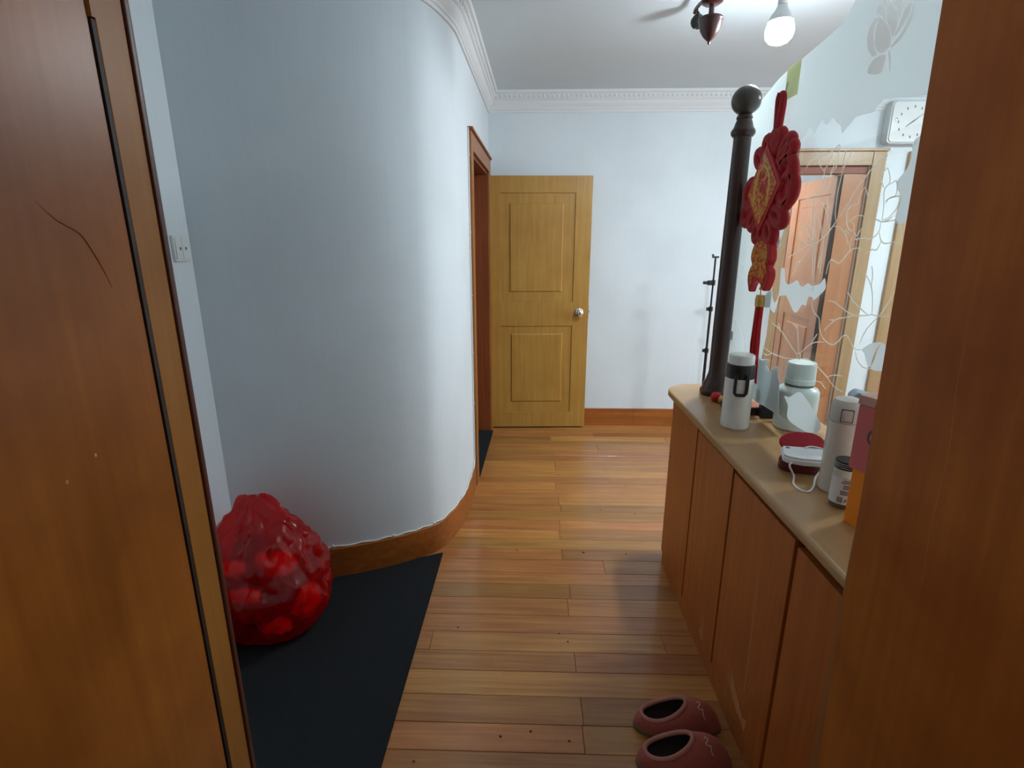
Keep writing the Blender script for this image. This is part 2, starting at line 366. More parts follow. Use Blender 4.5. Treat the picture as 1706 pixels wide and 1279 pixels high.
# ------------------------------------------------------------------ the setting
CEIL = 2.54
wx = lambda y: -0.300 - (4.2 - y)*0.025
curve = [(p.x, p.y) for p in crom([Vector(p + (0,)) for p in [(wx(3.12), 3.12), (wx(2.8), 2.8), (-0.350, 2.60), (-0.418, 2.36), (-0.522, 2.25), (-0.676, 2.16), (-0.880, 2.082), (-1.10, 2.022), (-1.29, 1.975)]], 7)]
f = MB(); f.box(-1.40, 4.1, -0.9, 4.45, -0.06, -0.012)
floor = struct('floor', f, 'sub', origin=(0, 0, 0))
edges = [0.765, 0.855, 0.95, 1.045, 1.14, 1.239, 1.336, 1.444, 1.551, 1.645, 1.744, 1.844, 1.954, 2.051, 2.135, 2.241, 2.331, 2.424, 2.518, 2.613, 2.711, 2.794, 2.893, 2.995, 3.086, 3.179, 3.267, 3.345, 3.432, 3.533, 3.629, 3.740, 3.83, 3.92, 4.02, 4.11, 4.198]
for r, (y0, y1) in enumerate(zip(edges, edges[1:])):
    j = 0.19 + rnd.uniform(-0.012, 0.012)
    if r in (9, 14, 19, 24, 30, 33): j = 0.535 if r != 14 else 0.375
    cuts = [x for x in [j - 1.8, j - 0.9, j, j + 0.9, j + 1.8, j + 2.7, j + 3.6] if -1.32 < x < 4.02]
    if r % 3 == 1: cuts = [c for c in cuts if abs(c - j) > 0.01]
    cuts = [-1.38] + cuts + [4.08]
    for x0, x1 in zip(cuts, cuts[1:]):
        b = MB(); b.box(x0 + 0.0006, x1 - 0.0006, y0 + 0.0007, y1 - 0.0007, -0.012, rnd.uniform(-0.0006, 0.0), 0.0012, seg=1)
        obj('plank', b, 'plank', floor)
c = MB(); c.box(-1.4, 4.1, 0.76, 4.3, CEIL, CEIL + 0.06); struct('ceiling', c, 'ceil')

w = MB()
w.sweep([(wx(4.32), 4.32), (wx(4.05), 4.05)], [(0, 0), (0, CEIL), (-0.11, CEIL), (-0.11, 0)])
w.sweep([(wx(4.05), 4.05), (wx(3.12), 3.12)], [(0, 1.99), (0, CEIL), (-0.11, CEIL), (-0.11, 1.99)])
w.sweep(curve, [(0, 0), (0, CEIL), (-0.10, CEIL), (-0.10, 0)])
struct('wall_left', w, 'wall', angle=0.9)
w = MB(); w.box(-1.39, -1.262, 0.76, 1.981, 0, CEIL)
struct('wall_entry', w, 'wall')
w = MB(); w.box(-0.30, 1.97, 4.2, 4.32, 0, CEIL); w.box(1.97, 2.50, 4.2, 4.32, 2.04, CEIL); w.box(2.50, 2.84, 4.2, 4.32, 0, CEIL)
w.box(2.84, 3.64, 4.2, 4.32, 2.04, CEIL); w.box(3.64, 4.1, 4.2, 4.32, 0, CEIL)
struct('wall_back', w, 'wall')
w = MB(); w.box(4.0, 4.1, 0.76, 4.2, 0, CEIL); struct('wall_right', w, 'wall')
w = MB(); w.box(-1.39, -0.605, 0.765, 0.81, 0, CEIL); w.box(0.60, 4.0, 0.765, 0.81, 0, CEIL); w.box(-0.605, 0.60, 0.765, 0.81, 2.06, CEIL)
struct('wall_front', w, 'wall')
# bedroom shell behind the hall door, small room behind the dining door
w = MB(); w.box(-2.5, -2.4, 2.75, 4.45, 0, 2.4); w.box(-2.4, -0.44, 2.70, 2.75, 0, 2.4); w.box(-2.4, -0.44, 4.40, 4.45, 0, 2.4); w.box(-2.5, -0.44, 2.70, 4.45, 2.4, 2.45)
struct('wall_bedroom', w, 'wall')
w = MB(); w.box(-2.5, -0.43, 2.70, 4.45, -0.03, -0.001); struct('floor_bedroom', w, 'black')
w = MB(); w.box(1.2, 1.3, 4.33, 6.3, 0, 2.4); w.box(3.2, 3.3, 4.33, 6.3, 0, 2.4); w.box(1.2, 3.3, 6.2, 6.3, 0, 2.4); w.box(1.2, 3.3, 4.33, 6.3, 2.4, 2.45); w.box(1.2, 3.3, 4.46, 6.3, -0.06, 0)
struct('wall_washroom', w, 'wall')
# cornice
cpath = [(4.0, 4.2), (wx(4.2), 4.2)] + [(wx(3.6), 3.6)] + curve
cp = [(0, 2.405), (0.010, 2.405), (0.010, 2.420), (0.017, 2.424), (0.017, 2.436), (0.030, 2.452), (0.036, 2.470), (0.036, 2.478), (0.045, 2.482), (0.048, 2.486), (0.058, 2.520), (0.070, 2.522), (0.074, 2.530), (0.074, CEIL), (0, CEIL)]
m = MB(); m.sweep(cpath, cp); tr1 = struct('trim_1', m, 'cornice', origin=(0, 0, 2.405), angle=0.5)
m = MB()
def along(path, step, start=0.0):
    out = []; acc = start
    for a, b in zip(path, path[1:]):
        a, b = Vector(a), Vector(b); L = (b-a).length; d = (b-a)/L; s = acc
        while s < L: out.append((a + d*s, d)); s += step
        acc = s - L
    return out
bead = bmesh.new(); bmesh.ops.create_icosphere(bead, subdivisions=1, radius=1.0); bme = bpy.data.meshes.new('bead_src'); bead.to_mesh(bme); bead.free()
for p, d in along(cpath, 0.034, 0.02):
    nrm = Vector((-d.y, d.x)); q = p + nrm*0.052
    k = len(m.bm.verts); m.bm.from_mesh(bme); m.bm.verts.ensure_lookup_table()
    for v in m.bm.verts[k:]:
        l = v.co.copy(); v.co = Vector((q.x + d.x*l.x*0.0125 + nrm.x*l.y*0.011, q.y + d.y*l.x*0.0125 + nrm.y*l.y*0.011, 2.503 + l.z*0.0145))
obj('bead_moulding', m, 'cornice', tr1, kind='stuff')
# baseboards
bp = [(0, 0), (0.013, 0), (0.013, 0.146), (0.010, 0.150), (0, 0.150)]
m = MB(); m.sweep([(1.90, 4.2), (0.885, 4.2)], bp); bb = struct('baseboard_back', m, 'base')
m = MB(); m.sweep([(0.8835, 4.2), (wx(4.2) + 0.002, 4.2)], bp); obj('board', m, 'base', bb)
m = MB(); m.sweep([(wx(3.03), 3.03)] + [q for q in curve if q[1] < 3.0], bp); struct('baseboard_left', m, 'base')
m = MB(); m.sweep([(-1.262, 1.955), (-1.262, 0.82)], bp); struct('baseboard_entry', m, 'base')
# hall door casing on the left wall (trim_2), lining and leaf (door_1)
def sbox(mb, y0, y1, d0, d1, z0, z1, bev=0.0):
    return mb.prism([(wx(y0)+d0, y0), (wx(y0)+d1, y0), (wx(y1)+d1, y1), (wx(y1)+d0, y1)], 'z', z0, z1, bev)
m = MB(); sbox(m, 3.035, 3.125, 0.001, 0.020, 0, 2.075, 0.004); tr2 = struct('trim_2', m, 'casing')
m = MB(); sbox(m, 4.045, 4.135, 0.001, 0.020, 0, 2.075, 0.004); obj('side_casing', m, 'casing', tr2)
m = MB(); sbox(m, 3.127, 4.043, 0.001, 0.020, 1.985, 2.075, 0.004); obj('head_casing', m, 'casing', tr2)
m = MB(); sbox(m, 3.030, 4.138, 0.001, 0.030, 2.076, 2.092, 0.003); obj('cap_moulding', m, 'jamb', tr2)
m = MB(); sbox(m, 4.030, 4.048, -0.112, 0.0, 0, 1.985); obj('door_lining', m, 'jamb', tr2)
m = MB(); sbox(m, 3.122, 3.140, -0.112, 0.0, 0, 1.985); obj('door_lining', m, 'jamb', tr2)
m = MB(); sbox(m, 3.141, 4.029, -0.112, 0.0, 1.968, 1.985); obj('door_lining', m, 'jamb', tr2)

def panel_leaf(name, width, height, rects, mtx, z0, thick=0.040, mat='door'):
    """stile and rail leaf with sunk fields and raised panels; local x = across, y = depth (front at 0)"""
    root = None
    xs = sorted({r[0] for r in rects} | {r[1] for r in rects})
    fr = MB(); X0, X1 = rects[0][0], rects[0][1]
    fr.box(0, X0, 0, thick, 0, height, 0.0025, mtx); fr.box(X1, width, 0, thick, 0, height, 0.0025, mtx)
    zs = [0.0]
    for r in sorted(rects, key=lambda r: r[2]): zs += [r[2], r[3]]
    zs.append(height)
    for a, b in zip(zs[0::2], zs[1::2]): fr.box(X0 - 0.001, X1 + 0.001, 0.0004, thick, a, b, 0.0025, mtx)
    base = mtx @ Vector((width/2, thick/2, 0))
    root = struct(name, fr, mat, origin=base)
    for (a, b, c2, d, ia, ib, ic, idd) in rects:
        g = MB(); g.box(a + 0.0005, b - 0.0005, 0.009, thick - 0.009, c2 + 0.0005, d - 0.0005, 0, mtx)
        q = bmesh.new(); y0, y1 = 0.0086, 0.001
        e = 0.010
        lo = [q.verts.new(v) for v in [(ia, y0, ic), (ib, y0, ic), (ib, y0, idd), (ia, y0, idd)]]
        hi = [q.verts.new(v) for v in [(ia+e, y1, ic+e), (ib-e, y1, ic+e), (ib-e, y1, idd-e), (ia+e, y1, idd-e)]]
        q.faces.new(hi); q.faces.new(lo[::-1])
        for i in range(4): q.faces.new((lo[i], lo[(i+1) % 4], hi[(i+1) % 4], hi[i]))
        bmesh.ops.recalc_face_normals(q, faces=q.faces[:])
        g.add(q, mtx); obj('panel', g, mat, root, angle=0.3)
    return root
def knob(parent, x, z, mtx, depth=0.0):
    k = MB(); R = mtx @ Matrix.Translation((x, depth, z)) @ Matrix.Rotation(PI/2, 4, 'X')
    k.lathe([(0.0, 0.0), (0.033, 0.0), (0.034, 0.004), (0.026, 0.009), (0.012, 0.012), (0.011, 0.026), (0.018, 0.032), (0.027, 0.040), (0.029, 0.050), (0.026, 0.058), (0.017, 0.064), (0.0, 0.066)], seg=28, mtx=R)
    kn = obj('knob', k, 'chrome', parent)
    k = MB(); k.lathe([(0, 0.0655), (0.007, 0.0665), (0.007, 0.069), (0, 0.069)], seg=16, mtx=R); obj('key_cylinder', k, 'steel', kn)
ang = math.radians(2.6)
mt = Matrix.Translation((-0.288, 4.092, 0.012)) @ Matrix.Rotation(ang, 4, 'Z')
d1 = panel_leaf('door_1', 0.765, 1.955, [(0.078, 0.640, 0.128, 0.842, 0.155, 0.568, 0.215, 0.782), (0.078, 0.640, 1.030, 1.835, 0.145, 0.555, 1.108, 1.764)], mt, 0)
knob(d1, 0.692, 0.948, mt)
m = MB(); m.box(0.7648, 0.769, 0.012, 0.032, 0.90, 1.0, 0.001, mt); m.box(0.769, 0.776, 0.016, 0.028, 0.945, 0.962, 0.001, mt); obj('latch', m, 'steel', d1)
# dining side: casing (trim_3), narrow fixed leaf (door_2), open leaf (door_3)
m = MB(); m.box(2.505, 2.600, 4.172, 4.199, 0, 2.13, 0.004); tr3 = struct('trim_3', m, 'dcase')
m = MB(); m.box(1.895, 1.965, 4.172, 4.199, 0, 2.13, 0.004); obj('side_casing', m, 'dcase', tr3)
m = MB(); m.box(1.967, 2.503, 4.172, 4.199, 2.035, 2.13, 0.004); obj('head_casing', m, 'dcase', tr3)
m = MB(); m.box(1.885, 2.610, 4.160, 4.199, 2.131, 2.150, 0.003); obj('cap_moulding', m, 'dcase', tr3)
m = MB(); m.box(1.972, 2.498, 4.205, 4.315, 1.985, 2.034); obj('door_lining', m, 'jamb', tr3)
m = MB(); m.box(1.966, 1.984, 4.201, 4.319, 0, 1.984); obj('door_lining', m, 'jamb', tr3)
m = MB(); m.box(2.330, 2.500, 4.205, 4.243, 0.01, 1.98, 0.002); struct('door_2', m, 'ddoor')
m2t = Matrix.Translation((2.300, 4.225, 0.012)) @ Matrix.Rotation(math.radians(86), 4, 'Z')
mir = m2t @ Matrix.Translation((0, -0.02, 0))
mirr = m2t @ Matrix.Scale(-1, 4, (0, 1, 0))
d3 = panel_leaf('door_3', 0.77, 1.968, [(0.078, 0.640, 0.128, 0.862, 0.155, 0.568, 0.215, 0.800), (0.078, 0.640, 1.030, 1.835, 0.145, 0.555, 1.108, 1.764)], mirr, 0, mat='ddoor')
for o in [d3] + list(d3.children):
    o.data.flip_normals()
m = MB(); m.box(2.302, 2.327, 4.21, 4.232, 0.02, 1.97); obj('leaf_gap_shade', m, 'black', d3)  # near-black bar: shade of the gap at the leaf edge put into colour
# second dining doorway at the right end of the back wall
m = MB(); m.box(2.765, 2.845, 4.172, 4.199, 0, 2.13, 0.004); tr4 = struct('trim_4', m, 'dcase')
m = MB(); m.box(3.635, 3.715, 4.172, 4.199, 0, 2.13, 0.004); obj('side_casing', m, 'dcase', tr4)
m = MB(); m.box(2.847, 3.633, 4.172, 4.199, 2.035, 2.13, 0.004); obj('head_casing', m, 'dcase', tr4)
mt4 = Matrix.Translation((2.8465, 4.215, 0.012))
d4 = panel_leaf('door_4', 0.787, 2.015, [(0.085, 0.700, 0.13, 0.86, 0.16, 0.625, 0.215, 0.78), (0.085, 0.700, 1.04, 1.88, 0.16, 0.625, 1.12, 1.80)], mt4, 0, mat='ddoor')
knob(d4, 0.05, 0.95, mt4)
# entrance frame round the camera: lining strip, painted gap shade, dark edge (trim_5), two leaves (door_5, door_6)
m = MB(); m.box(-0.604, -0.560, 0.757, 0.811, 0, 2.03, 0.002); tr5 = struct('trim_5', m, 'strip')
m = MB(); m.box(-0.604, -0.5605, 0.7495, 0.7565, 0.01, 1.775); obj('gap_shade', m, 'black', tr5)  # dark strip filling the hinge gap, its shade given as colour
m = MB(); m.box(-0.604, -0.5585, 0.7495, 0.7565, 1.777, 2.03); obj('stop_bead', m, 'strip', tr5)
m = MB(); m.box(-0.66, -0.556, 0.8115, 0.823, 0, 2.09, 0.003); obj('edge_moulding', m, 'post_d', tr5)
m = MB(); m.box(0.560, 0.599, 0.766, 0.811, 0, 2.03, 0.002); obj('side_jamb', m, 'casing', tr5)
m = MB(); m.box(-0.604, 0.599, 0.766, 0.811, 2.031, 2.059, 0.002); obj('head_jamb', m, 'casing', tr5)
def slab_leaf(name, ax, ay, bx, by, out, mat, label):
    d = (Vector((bx, by)) - Vector((ax, ay))).normalized(); n = Vector((-d.y, d.x))*out
    t = 0.042; m = MB()
    m.prism([(ax, ay), (bx, by), (bx+n.x*t, by+n.y*t), (ax+n.x*t, ay+n.y*t)], 'z', 0.012, 2.02, 0.0025)
    return struct(name, m, mat)
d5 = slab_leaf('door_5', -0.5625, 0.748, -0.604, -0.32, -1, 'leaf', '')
# the right leaf hangs a little out of plumb
lean = lambda z: 0.502 + (1.78 - z)*0.0264
bm = bmesh.new(); vs = []
for z in (0.012, 2.02):
    for x, y in ((0.0, 0.752), (0.063, -0.32), (0.105, -0.318), (0.042, 0.7545)): vs.append(bm.verts.new((lean(z) + x, y, z)))
for q in ((0, 1, 2, 3), (4, 5, 6, 7), (0, 1, 5, 4), (1, 2, 6, 5), (2, 3, 7, 6), (3, 0, 4, 7)): bm.faces.new([vs[i] for i in q])
bmesh.ops.recalc_face_normals(bm, faces=bm.faces[:]); finish(bm, 0.0008)
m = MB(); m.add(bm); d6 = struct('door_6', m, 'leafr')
def on_leaf6(y, z): return Vector((lean(z) + 0.063*(0.752 - y)/1.072 + 0.0001, y, z))
m = MB(); m.tube(crom([on_leaf6(*q) for q in [(0.627, 1.388), (0.626, 1.326), (0.619, 1.244), (0.622, 1.141), (0.619, 1.07), (0.620, 1.03)]], 4), [0.0002 + 0.0005*math.sin(PI*i/20) for i in range(21)], 5)
obj('scratch', m, 'rawwood', d6, label='faint pale scratch down the leaf')
def on_leaf5(y, z): return Vector((-0.5625 - 0.0415*(0.748 - y)/1.068, y, z))
m = MB(); m.tube(crom([on_leaf5(*q) for q in [(0.618, 1.545), (0.640, 1.525), (0.668, 1.510), (0.682, 1.488), (0.694, 1.462), (0.702, 1.44)]], 4), [0.0003 + 0.0010*math.sin(PI*i/20) for i in range(21)], 5)
obj('drip_mark', m, 'dripmark', d5, label='dark dried drip')
for y, z in ((0.576, 1.212), (0.622, 1.228)):
    m = MB(); q = on_leaf5(y, z); m.sphere(tuple(q), 0.0006, 0.0022, 0.003, 8, 6); obj('paint_fleck', m, 'rawwood', d5)
# nail holes and knots in the planks
for k, (x, y) in enumerate([(0.288, 2.307), (-0.045, 2.318), (0.43, 2.74), (0.62, 2.70), (0.135, 1.742), (0.166, 1.70), (-0.27, 1.765), (-0.075, 1.29), (0.02, 1.31), (0.50, 2.30), (0.63, 3.05), (0.21, 3.20), (-0.33, 1.20), (0.14, 1.28)]):
    m = MB(); m.lathe([(0, 0.0), (0.0045 if k else 0.007, 0.0), (0.004 if k else 0.006, 0.0004), (0, 0.0004)], x, y, 8); obj('nail_hole', m, 'black', floor)
struct('wall_stairwell', MB().box(-1.5, 1.5, -0.95, -0.90, 0, 2.6), 'concrete')

# ------------------------------------------------------------------ mats
m = MB()
front = [(q[0], q[1] - 0.020) for q in curve if q[1] - 0.020 < 2.26]
m.prism([(-1.255, 0.83), (-0.415, 0.83), (-0.415, 2.276), (-0.565, 2.276)] and
        [(-1.24, 0.83), (-0.425, 0.83), (-0.412, 2.276), (-0.530, 2.224)] + [q for q in front if -1.23 < q[0] < -0.54], 'z', 0.0006, 0.007, 0.0)
tag(obj('doormat', m, 'mat'), 'large charcoal carpet doormat on the floor in front of the red bag', 'doormat')
m = MB(); m.prism([(-0.98, 3.16), (wx(3.16) + 0.022, 3.16), (wx(4.0) + 0.030, 4.02), (-0.98, 4.02)], 'z', 0.0006, 0.008)
tag(obj('threshold_mat', m, 'mat'), 'black mat lying in the far doorway beside the open panelled door', 'doormat')

# ------------------------------------------------------------------ shoe cabinet
def arc_end(x0, x1, ynear, yfar, r):
    pts = [(x0, ynear), (x0, yfar - r)]
    for i in range(1, 9):
        a = PI - i*PI/2/8; pts.append((x0 + r + r*math.cos(a), yfar - r + r*math.sin(a)))
    pts += [(x1, yfar), (x1, ynear)]
    return pts
CT = 0.862
cab = thing('shoe_cabinet', 'long brown veneered shoe cabinet with rounded end along the right side', 'cabinet', (0.85, 1.55, 0))
m = MB(); m.prism(arc_end(0.672, 1.06, 0.83, 2.345, 0.13), 'z', 0.07, CT - 0.030); obj('body', m, 'cabdark', cab)
m = MB(); m.prism(arc_end(0.656, 1.06, 0.83, 2.352, 0.14), 'z', 0.0, 0.0695); obj('plinth', m, 'cab', cab)
m = MB(); m.prism(arc_end(0.629, 1.08, 0.825, 2.372, 0.13), 'z', CT - 0.030, CT, 0.009, seg=3); obj('cabinet_top', m, 'cabtop', cab)
for y0, y1, zt in [(1.892, 2.215, 0.814), (1.533, 1.880, 0.812), (1.137, 1.520, 0.804), (0.84, 1.122, 0.796)]:
    m = MB(); m.box(0.650, 0.6715, y0, y1, 0.072, zt, 0.0025)
    dr = obj('door', m, 'cab', cab)
    if abs(y0 - 1.137) < 1e-6:
        c = MB(); c.prism([(1.383, 0.150), (1.360, 0.128), (1.340, 0.135), (1.30, 0.108), (1.24, 0.100), (1.235, 0.145), (1.262, 0.128), (1.30, 0.150), (1.345, 0.176), (1.366, 0.212)], 'x', 0.6494, 0.6502); obj('veneer_chip', c, 'rawwood', dr, label='pale splintered veneer at the door foot')
        c = MB(); c.prism([(1.287, 0.590), (1.283, 0.588), (1.270, 0.340), (1.268, 0.215), (1.275, 0.215), (1.279, 0.340)], 'x', 0.6494, 0.6502); obj('scratch', c, 'rawwood', dr, label='long pale scratch down the door')
    if abs(y0 - 1.533) < 1e-6:
        c = MB(); c.prism([(1.672, 0.095), (1.640, 0.085), (1.612, 0.094), (1.622, 0.13), (1.634, 0.19), (1.640, 0.14), (1.650, 0.120)], 'x', 0.6494, 0.6502); obj('veneer_chip', c, 'rawwood', dr, label='pale splintered veneer at the door foot')
m = MB(); m.prism([(0.6505, 2.2155)] + [(0.65 + 0.135 + 0.135*math.cos(PI - i*PI/2/8), 2.2165 + 0.135*math.sin(PI - i*PI/2/8)) for i in range(9)] + [(1.05, 2.3515), (1.05, 2.346), (0.80, 2.346), (0.735, 2.325), (0.69, 2.28), (0.6725, 2.216)], 'z', 0.072, 0.830, 0.0)
obj('end_panel', m, 'cab', cab)

# ------------------------------------------------------------------ turned post and etched glass
PX, PY = 0.818, 2.205
post = thing('turned_post', 'dark turned wooden post with a ball finial standing on the cabinet end', 'post', (PX, PY, CT))
m = MB(); m.lathe([(0, CT), (0.062, CT), (0.066, CT+0.006), (0.066, CT+0.020), (0.060, CT+0.026), (0.058, CT+0.032), (0.056, CT+0.046), (0.048, CT+0.058), (0.045, CT+0.066), (0.038, CT+0.090), (0.0365, CT+0.10), (0, CT+0.10)], PX, PY, 36); obj('post_base', m, 'postwood', post)
m = MB(); m.lathe([(0, CT+0.1005), (0.0360, CT+0.1005), (0.0365, CT+0.3), (0.0345, CT+0.7), (0.0325, 1.885), (0, 1.885)], PX, PY, 36); obj('shaft', m, 'postwood', post)
m = MB(); m.lathe([(0, 1.8855), (0.037, 1.8855), (0.043, 1.893), (0.045, 1.902), (0.042, 1.910), (0.036, 1.918), (0.031, 1.935), (0.027, 1.945), (0.030, 1.952), (0.027, 1.959), (0.026, 1.962), (0, 1.962)], PX, PY, 36); obj('collar', m, 'postwood', post)
m = MB(); m.sphere((PX, PY, 2.012), 0.054, None, 0.052, 32, 20); obj('ball_finial', m, 'ball', post)
GX0, GX1 = 0.862, 0.870
top = [(2.29, 1.928), (2.266, 1.968), (2.208, 1.996), (2.114, 2.024), (2.024, 2.047), (1.916, 2.056), (1.803, 2.067), (1.703, 2.078), (1.668, 2.086), (1.649, 2.099), (1.622, 2.129), (1.553, 2.229), (1.437, 2.313), (1.25, 2.37), (0.83, 2.38)]
outl = [(p.x, p.y) for p in crom([Vector((a, b, 0)) for a, b in top], 5)]
gl = thing('glass_partition', 'clear glass partition etched with lotus flowers standing above the cabinet', 'glass partition', (0.866, 1.5, 0.925))
m = MB(); m.prism([(0.83, 0.934), (1.52, 0.934), (1.957, 0.919), (2.29, 0.914)] + outl, 'x', GX0, GX1, 0.0); obj('pane', m, 'glass', gl)
for z in (1.10, 1.62): 
    m = MB(); m.box(0.846, 0.876, 2.195, 2.232, z, z + 0.035, 0.002); obj('glass_clip', m, 'steel', gl)
VINES=[[1561,1692,1564,1675,1570,1638,1570,1608,1566,1575,1557,1554],
[1531,1739,1540,1718,1561,1692],
[1559,1739,1565,1716,1564,1693],
[1557,1554,1531,1576,1507,1604,1482,1636,1455,1658,1429,1678,1395,1696,1379,1699],
[1557,1554,1567,1542,1593,1521,1635,1499,1662,1494],
[1564,1542,1535,1537,1511,1526,1493,1511,1481,1493],
[1511,1526,1498,1527,1485,1518],
[1448,1634,1459,1625,1466,1607,1467,1594,1489,1593,1507,1584,1511,1573,1501,1546,1486,1530,1467,1526,1469,1542,1482,1551,1495,1553],
[1495,1553,1475,1562,1452,1565,1432,1562],
[1448,1634,1440,1624,1432,1612],
[1467,1526,1454,1515,1454,1505,1430,1508,1393,1507,1373,1513,1361,1526,1361,1546],
[1371,1670,1357,1649,1355,1634,1368,1623,1367,1604,1361,1583,1358,1549],
[1371,1670,1386,1663,1393,1651,1385,1640,1373,1626],
[1354,1630,1332,1637,1324,1621,1325,1604,1343,1600,1358,1593],
[1358,1549,1338,1554,1318,1568,1308,1585,1308,1600,1328,1601,1347,1598,1356,1588],
[1356,1545,1337,1549,1319,1558],
[1361,1546,1336,1546,1312,1548,1299,1540,1285,1524,1279,1504,1284,1490,1298,1498],
[1388,1552,1375,1551,1361,1546],
[1360,1520,1348,1502,1330,1495,1299,1499],
[1347,1499,1359,1480,1377,1480,1399,1471],
[1422,1479,1433,1483,1466,1477,1499,1447,1513,1442,1549,1450,1560,1438,1564,1421,1566,1408],
[1466,1479,1474,1496,1465,1518],
[1451,1513,1433,1533],
[1659,1698,1693,1721,1701,1736,1730,1739,1754,1733,1769,1712],
[1659,1698,1632,1728,1630,1749],
[1701,1736,1675,1743,1635,1746,1599,1758,1593,1737,1599,1700,1620,1685],
[1599,1738,1605,1713,1623,1685],
[1617,1684,1636,1671,1658,1643,1712,1631,1750,1624],
[1659,1698,1650,1667,1660,1640],
[1685,1629,1667,1558,1648,1492,1633,1427,1623,1378,1618,1355],
[1695,1617,1671,1525,1647,1433,1625,1354],
[1662,1570,1634,1547,1617,1512],
[1647,1614,1609,1577,1582,1533],
[1612,1617,1606,1577],
[1659,1494,1693,1523,1722,1542,1766,1561],
[1659,1494,1693,1490,1724,1502,1760,1505],
[1693,1490,1749,1467,1808,1448],
[1659,1494,1726,1435,1764,1390],
[1721,1442,1740,1434],
[1604,1513,1605,1462,1603,1446,1599,1409],
[1606,1457,1614,1439,1614,1423],
[1616,1334,1613,1311,1595,1293,1566,1280,1555,1251,1526,1226,1483,1218,1458,1229,1437,1250,1418,1255,1398,1241,1374,1227,1347,1231],
[1531,1336,1499,1335,1452,1321,1403,1312,1357,1318,1332,1323,1305,1323,1262,1330],
[1450,1369,1419,1349,1375,1330,1349,1321],
[1387,1421,1357,1395,1342,1365,1332,1325],
[1366,1441,1357,1420,1354,1395],
[1305,1323,1290,1344,1263,1389],
[1305,1323,1336,1293,1352,1267,1360,1245],
[1403,1311,1446,1300,1485,1287,1530,1251],
[1485,1287,1513,1284],
[1373,1221,1357,1201,1330,1189,1299,1192],
[1612,1147,1566,1150,1525,1139,1479,1124,1440,1108,1395,1104],
[1479,1124,1448,1138,1407,1145],
[1538,1096,1508,1101,1475,1089],
[1664,1152,1789,1208,1857,1222],
[1793,1209,1811,1229],
[1651,1155,1665,1194,1682,1231,1712,1241],
[1681,1229,1684,1245],
[1641,1161,1596,1195,1562,1210,1521,1218],
[1589,1201,1563,1235],
[1657,1139,1717,1126,1784,1121,1840,1121,1907,1128],
[1835,1118,1868,1106,1911,1108],
[1633,1144,1604,1150,1587,1151],
[1661,1153,1650,1159,1638,1154,1639,1141,1654,1141,1661,1153],
[2143,1486,2108,1449],
[2205,1425,2114,1380],
[2198,1197,2145,1170,2092,1138,2047,1079],
[2179,1105,2116,1071]]
FROST=[('leaf',[1347,1231,1324,1249,1296,1260,1280,1262,1292,1247,1301,1216,1304,1195,1320,1203,1335,1223]),
('leaf',[1277,1261,1262,1258,1241,1243,1238,1204,1298,1191,1293,1218,1287,1245]),
('leaf',[1922,1532,1887,1511,1873,1493,1881,1478,1920,1479,1959,1508]),
('leaf',[1943,1084,1907,1077,1848,1094,1860,1071,1830,1054,1778,1086,1770,1056,1752,1039,1743,988,1728,929,1815,926,1938,920,1940,998]),
('leaf',[1844,1409,1820,1410,1806,1374,1783,1363,1754,1369,1726,1380,1705,1365,1684,1364,1657,1376,1632,1370,1590,1380,1571,1397,1561,1382,1559,1367,1581,1348,1610,1330,1622,1337,1645,1334,1652,1308,1675,1309,1699,1282,1721,1281,1749,1300,1783,1324,1807,1323,1834,1315,1848,1263,1870,1262,1895,1273,1940,1270,1939,1314,1894,1331,1879,1310,1858,1295,1839,1318,1839,1360]),
('leaf',[1702,1000,1669,1007,1631,1032,1601,1041,1550,1023,1500,1000,1469,976,1492,941,1529,934,1656,933,1671,977]),
('leaf',[1328,1636,1318,1647,1302,1662,1295,1683,1299,1711,1285,1723,1246,1716,1208,1546,1270,1546,1290,1537,1312,1548,1306,1580,1306,1600,1326,1621]),
('petal',[1525,2035,1514,2031,1519,2014,1518,1992,1508,1968,1492,1948,1510,1949,1534,1972,1545,1997,1543,2021]),
('petal',[1509,2034,1476,2010,1456,1987,1445,1966,1446,1949,1470,1944,1492,1954,1508,1975,1514,2001,1512,2023]),
('petal',[1513,2060,1489,2043,1486,2026,1472,2009,1498,2033,1513,2040,1522,2046]),
('petal',[1469,2048,1446,2026,1431,2005,1431,1984,1440,1968,1452,1987,1473,2014,1481,2039]),
('petal',[1492,2064,1488,2084,1474,2057,1487,2048]),
('petal',[1466,2054,1458,2073,1432,2041,1424,2021,1428,2002,1440,2025,1463,2049]),
('petal',[1390,2021,1391,2007,1400,1990,1416,1975,1433,1966,1426,1980,1417,2000,1410,2014]),
('petal',[1381,2018,1379,1988,1391,1967,1412,1951,1440,1946,1438,1951,1415,1963,1397,1979,1386,1997]),
('petal',[1455,1935,1455,1915,1466,1898,1519,1913,1510,1935,1485,1941]),
('petal',[1448,1944,1433,1923,1427,1891,1434,1905]),
('pale',[1786,1813,1780,1836,1736,1833,1697,1797,1714,1777,1759,1784]),
('pale',[1722,1825,1692,1842,1662,1813,1656,1773,1685,1778]),
('pale',[1656,1812,1634,1830,1597,1790,1593,1757,1624,1756]),
('pale',[1592,1789,1570,1801,1545,1811,1542,1769,1566,1752])]
FROST_EDGE=[1276,1804,1303,1809,1370,1822,1433,1833,1456,1821,1464,1812,1541,1817,1574,1799,1595,1786,1607,1809,1634,1822,1654,1840,1685,1825,1710,1844,1733,1830,1748,1813,1784,1838,1804,1820,1836,1809,1834,1776,1814,1689,1830,1608,1876,1504,1904,1443,1890,1299,1891,1170,1906,1082,1849,1095,1862,1072,1828,1054,1777,1087,1768,1056,1747,1029,1727,928]
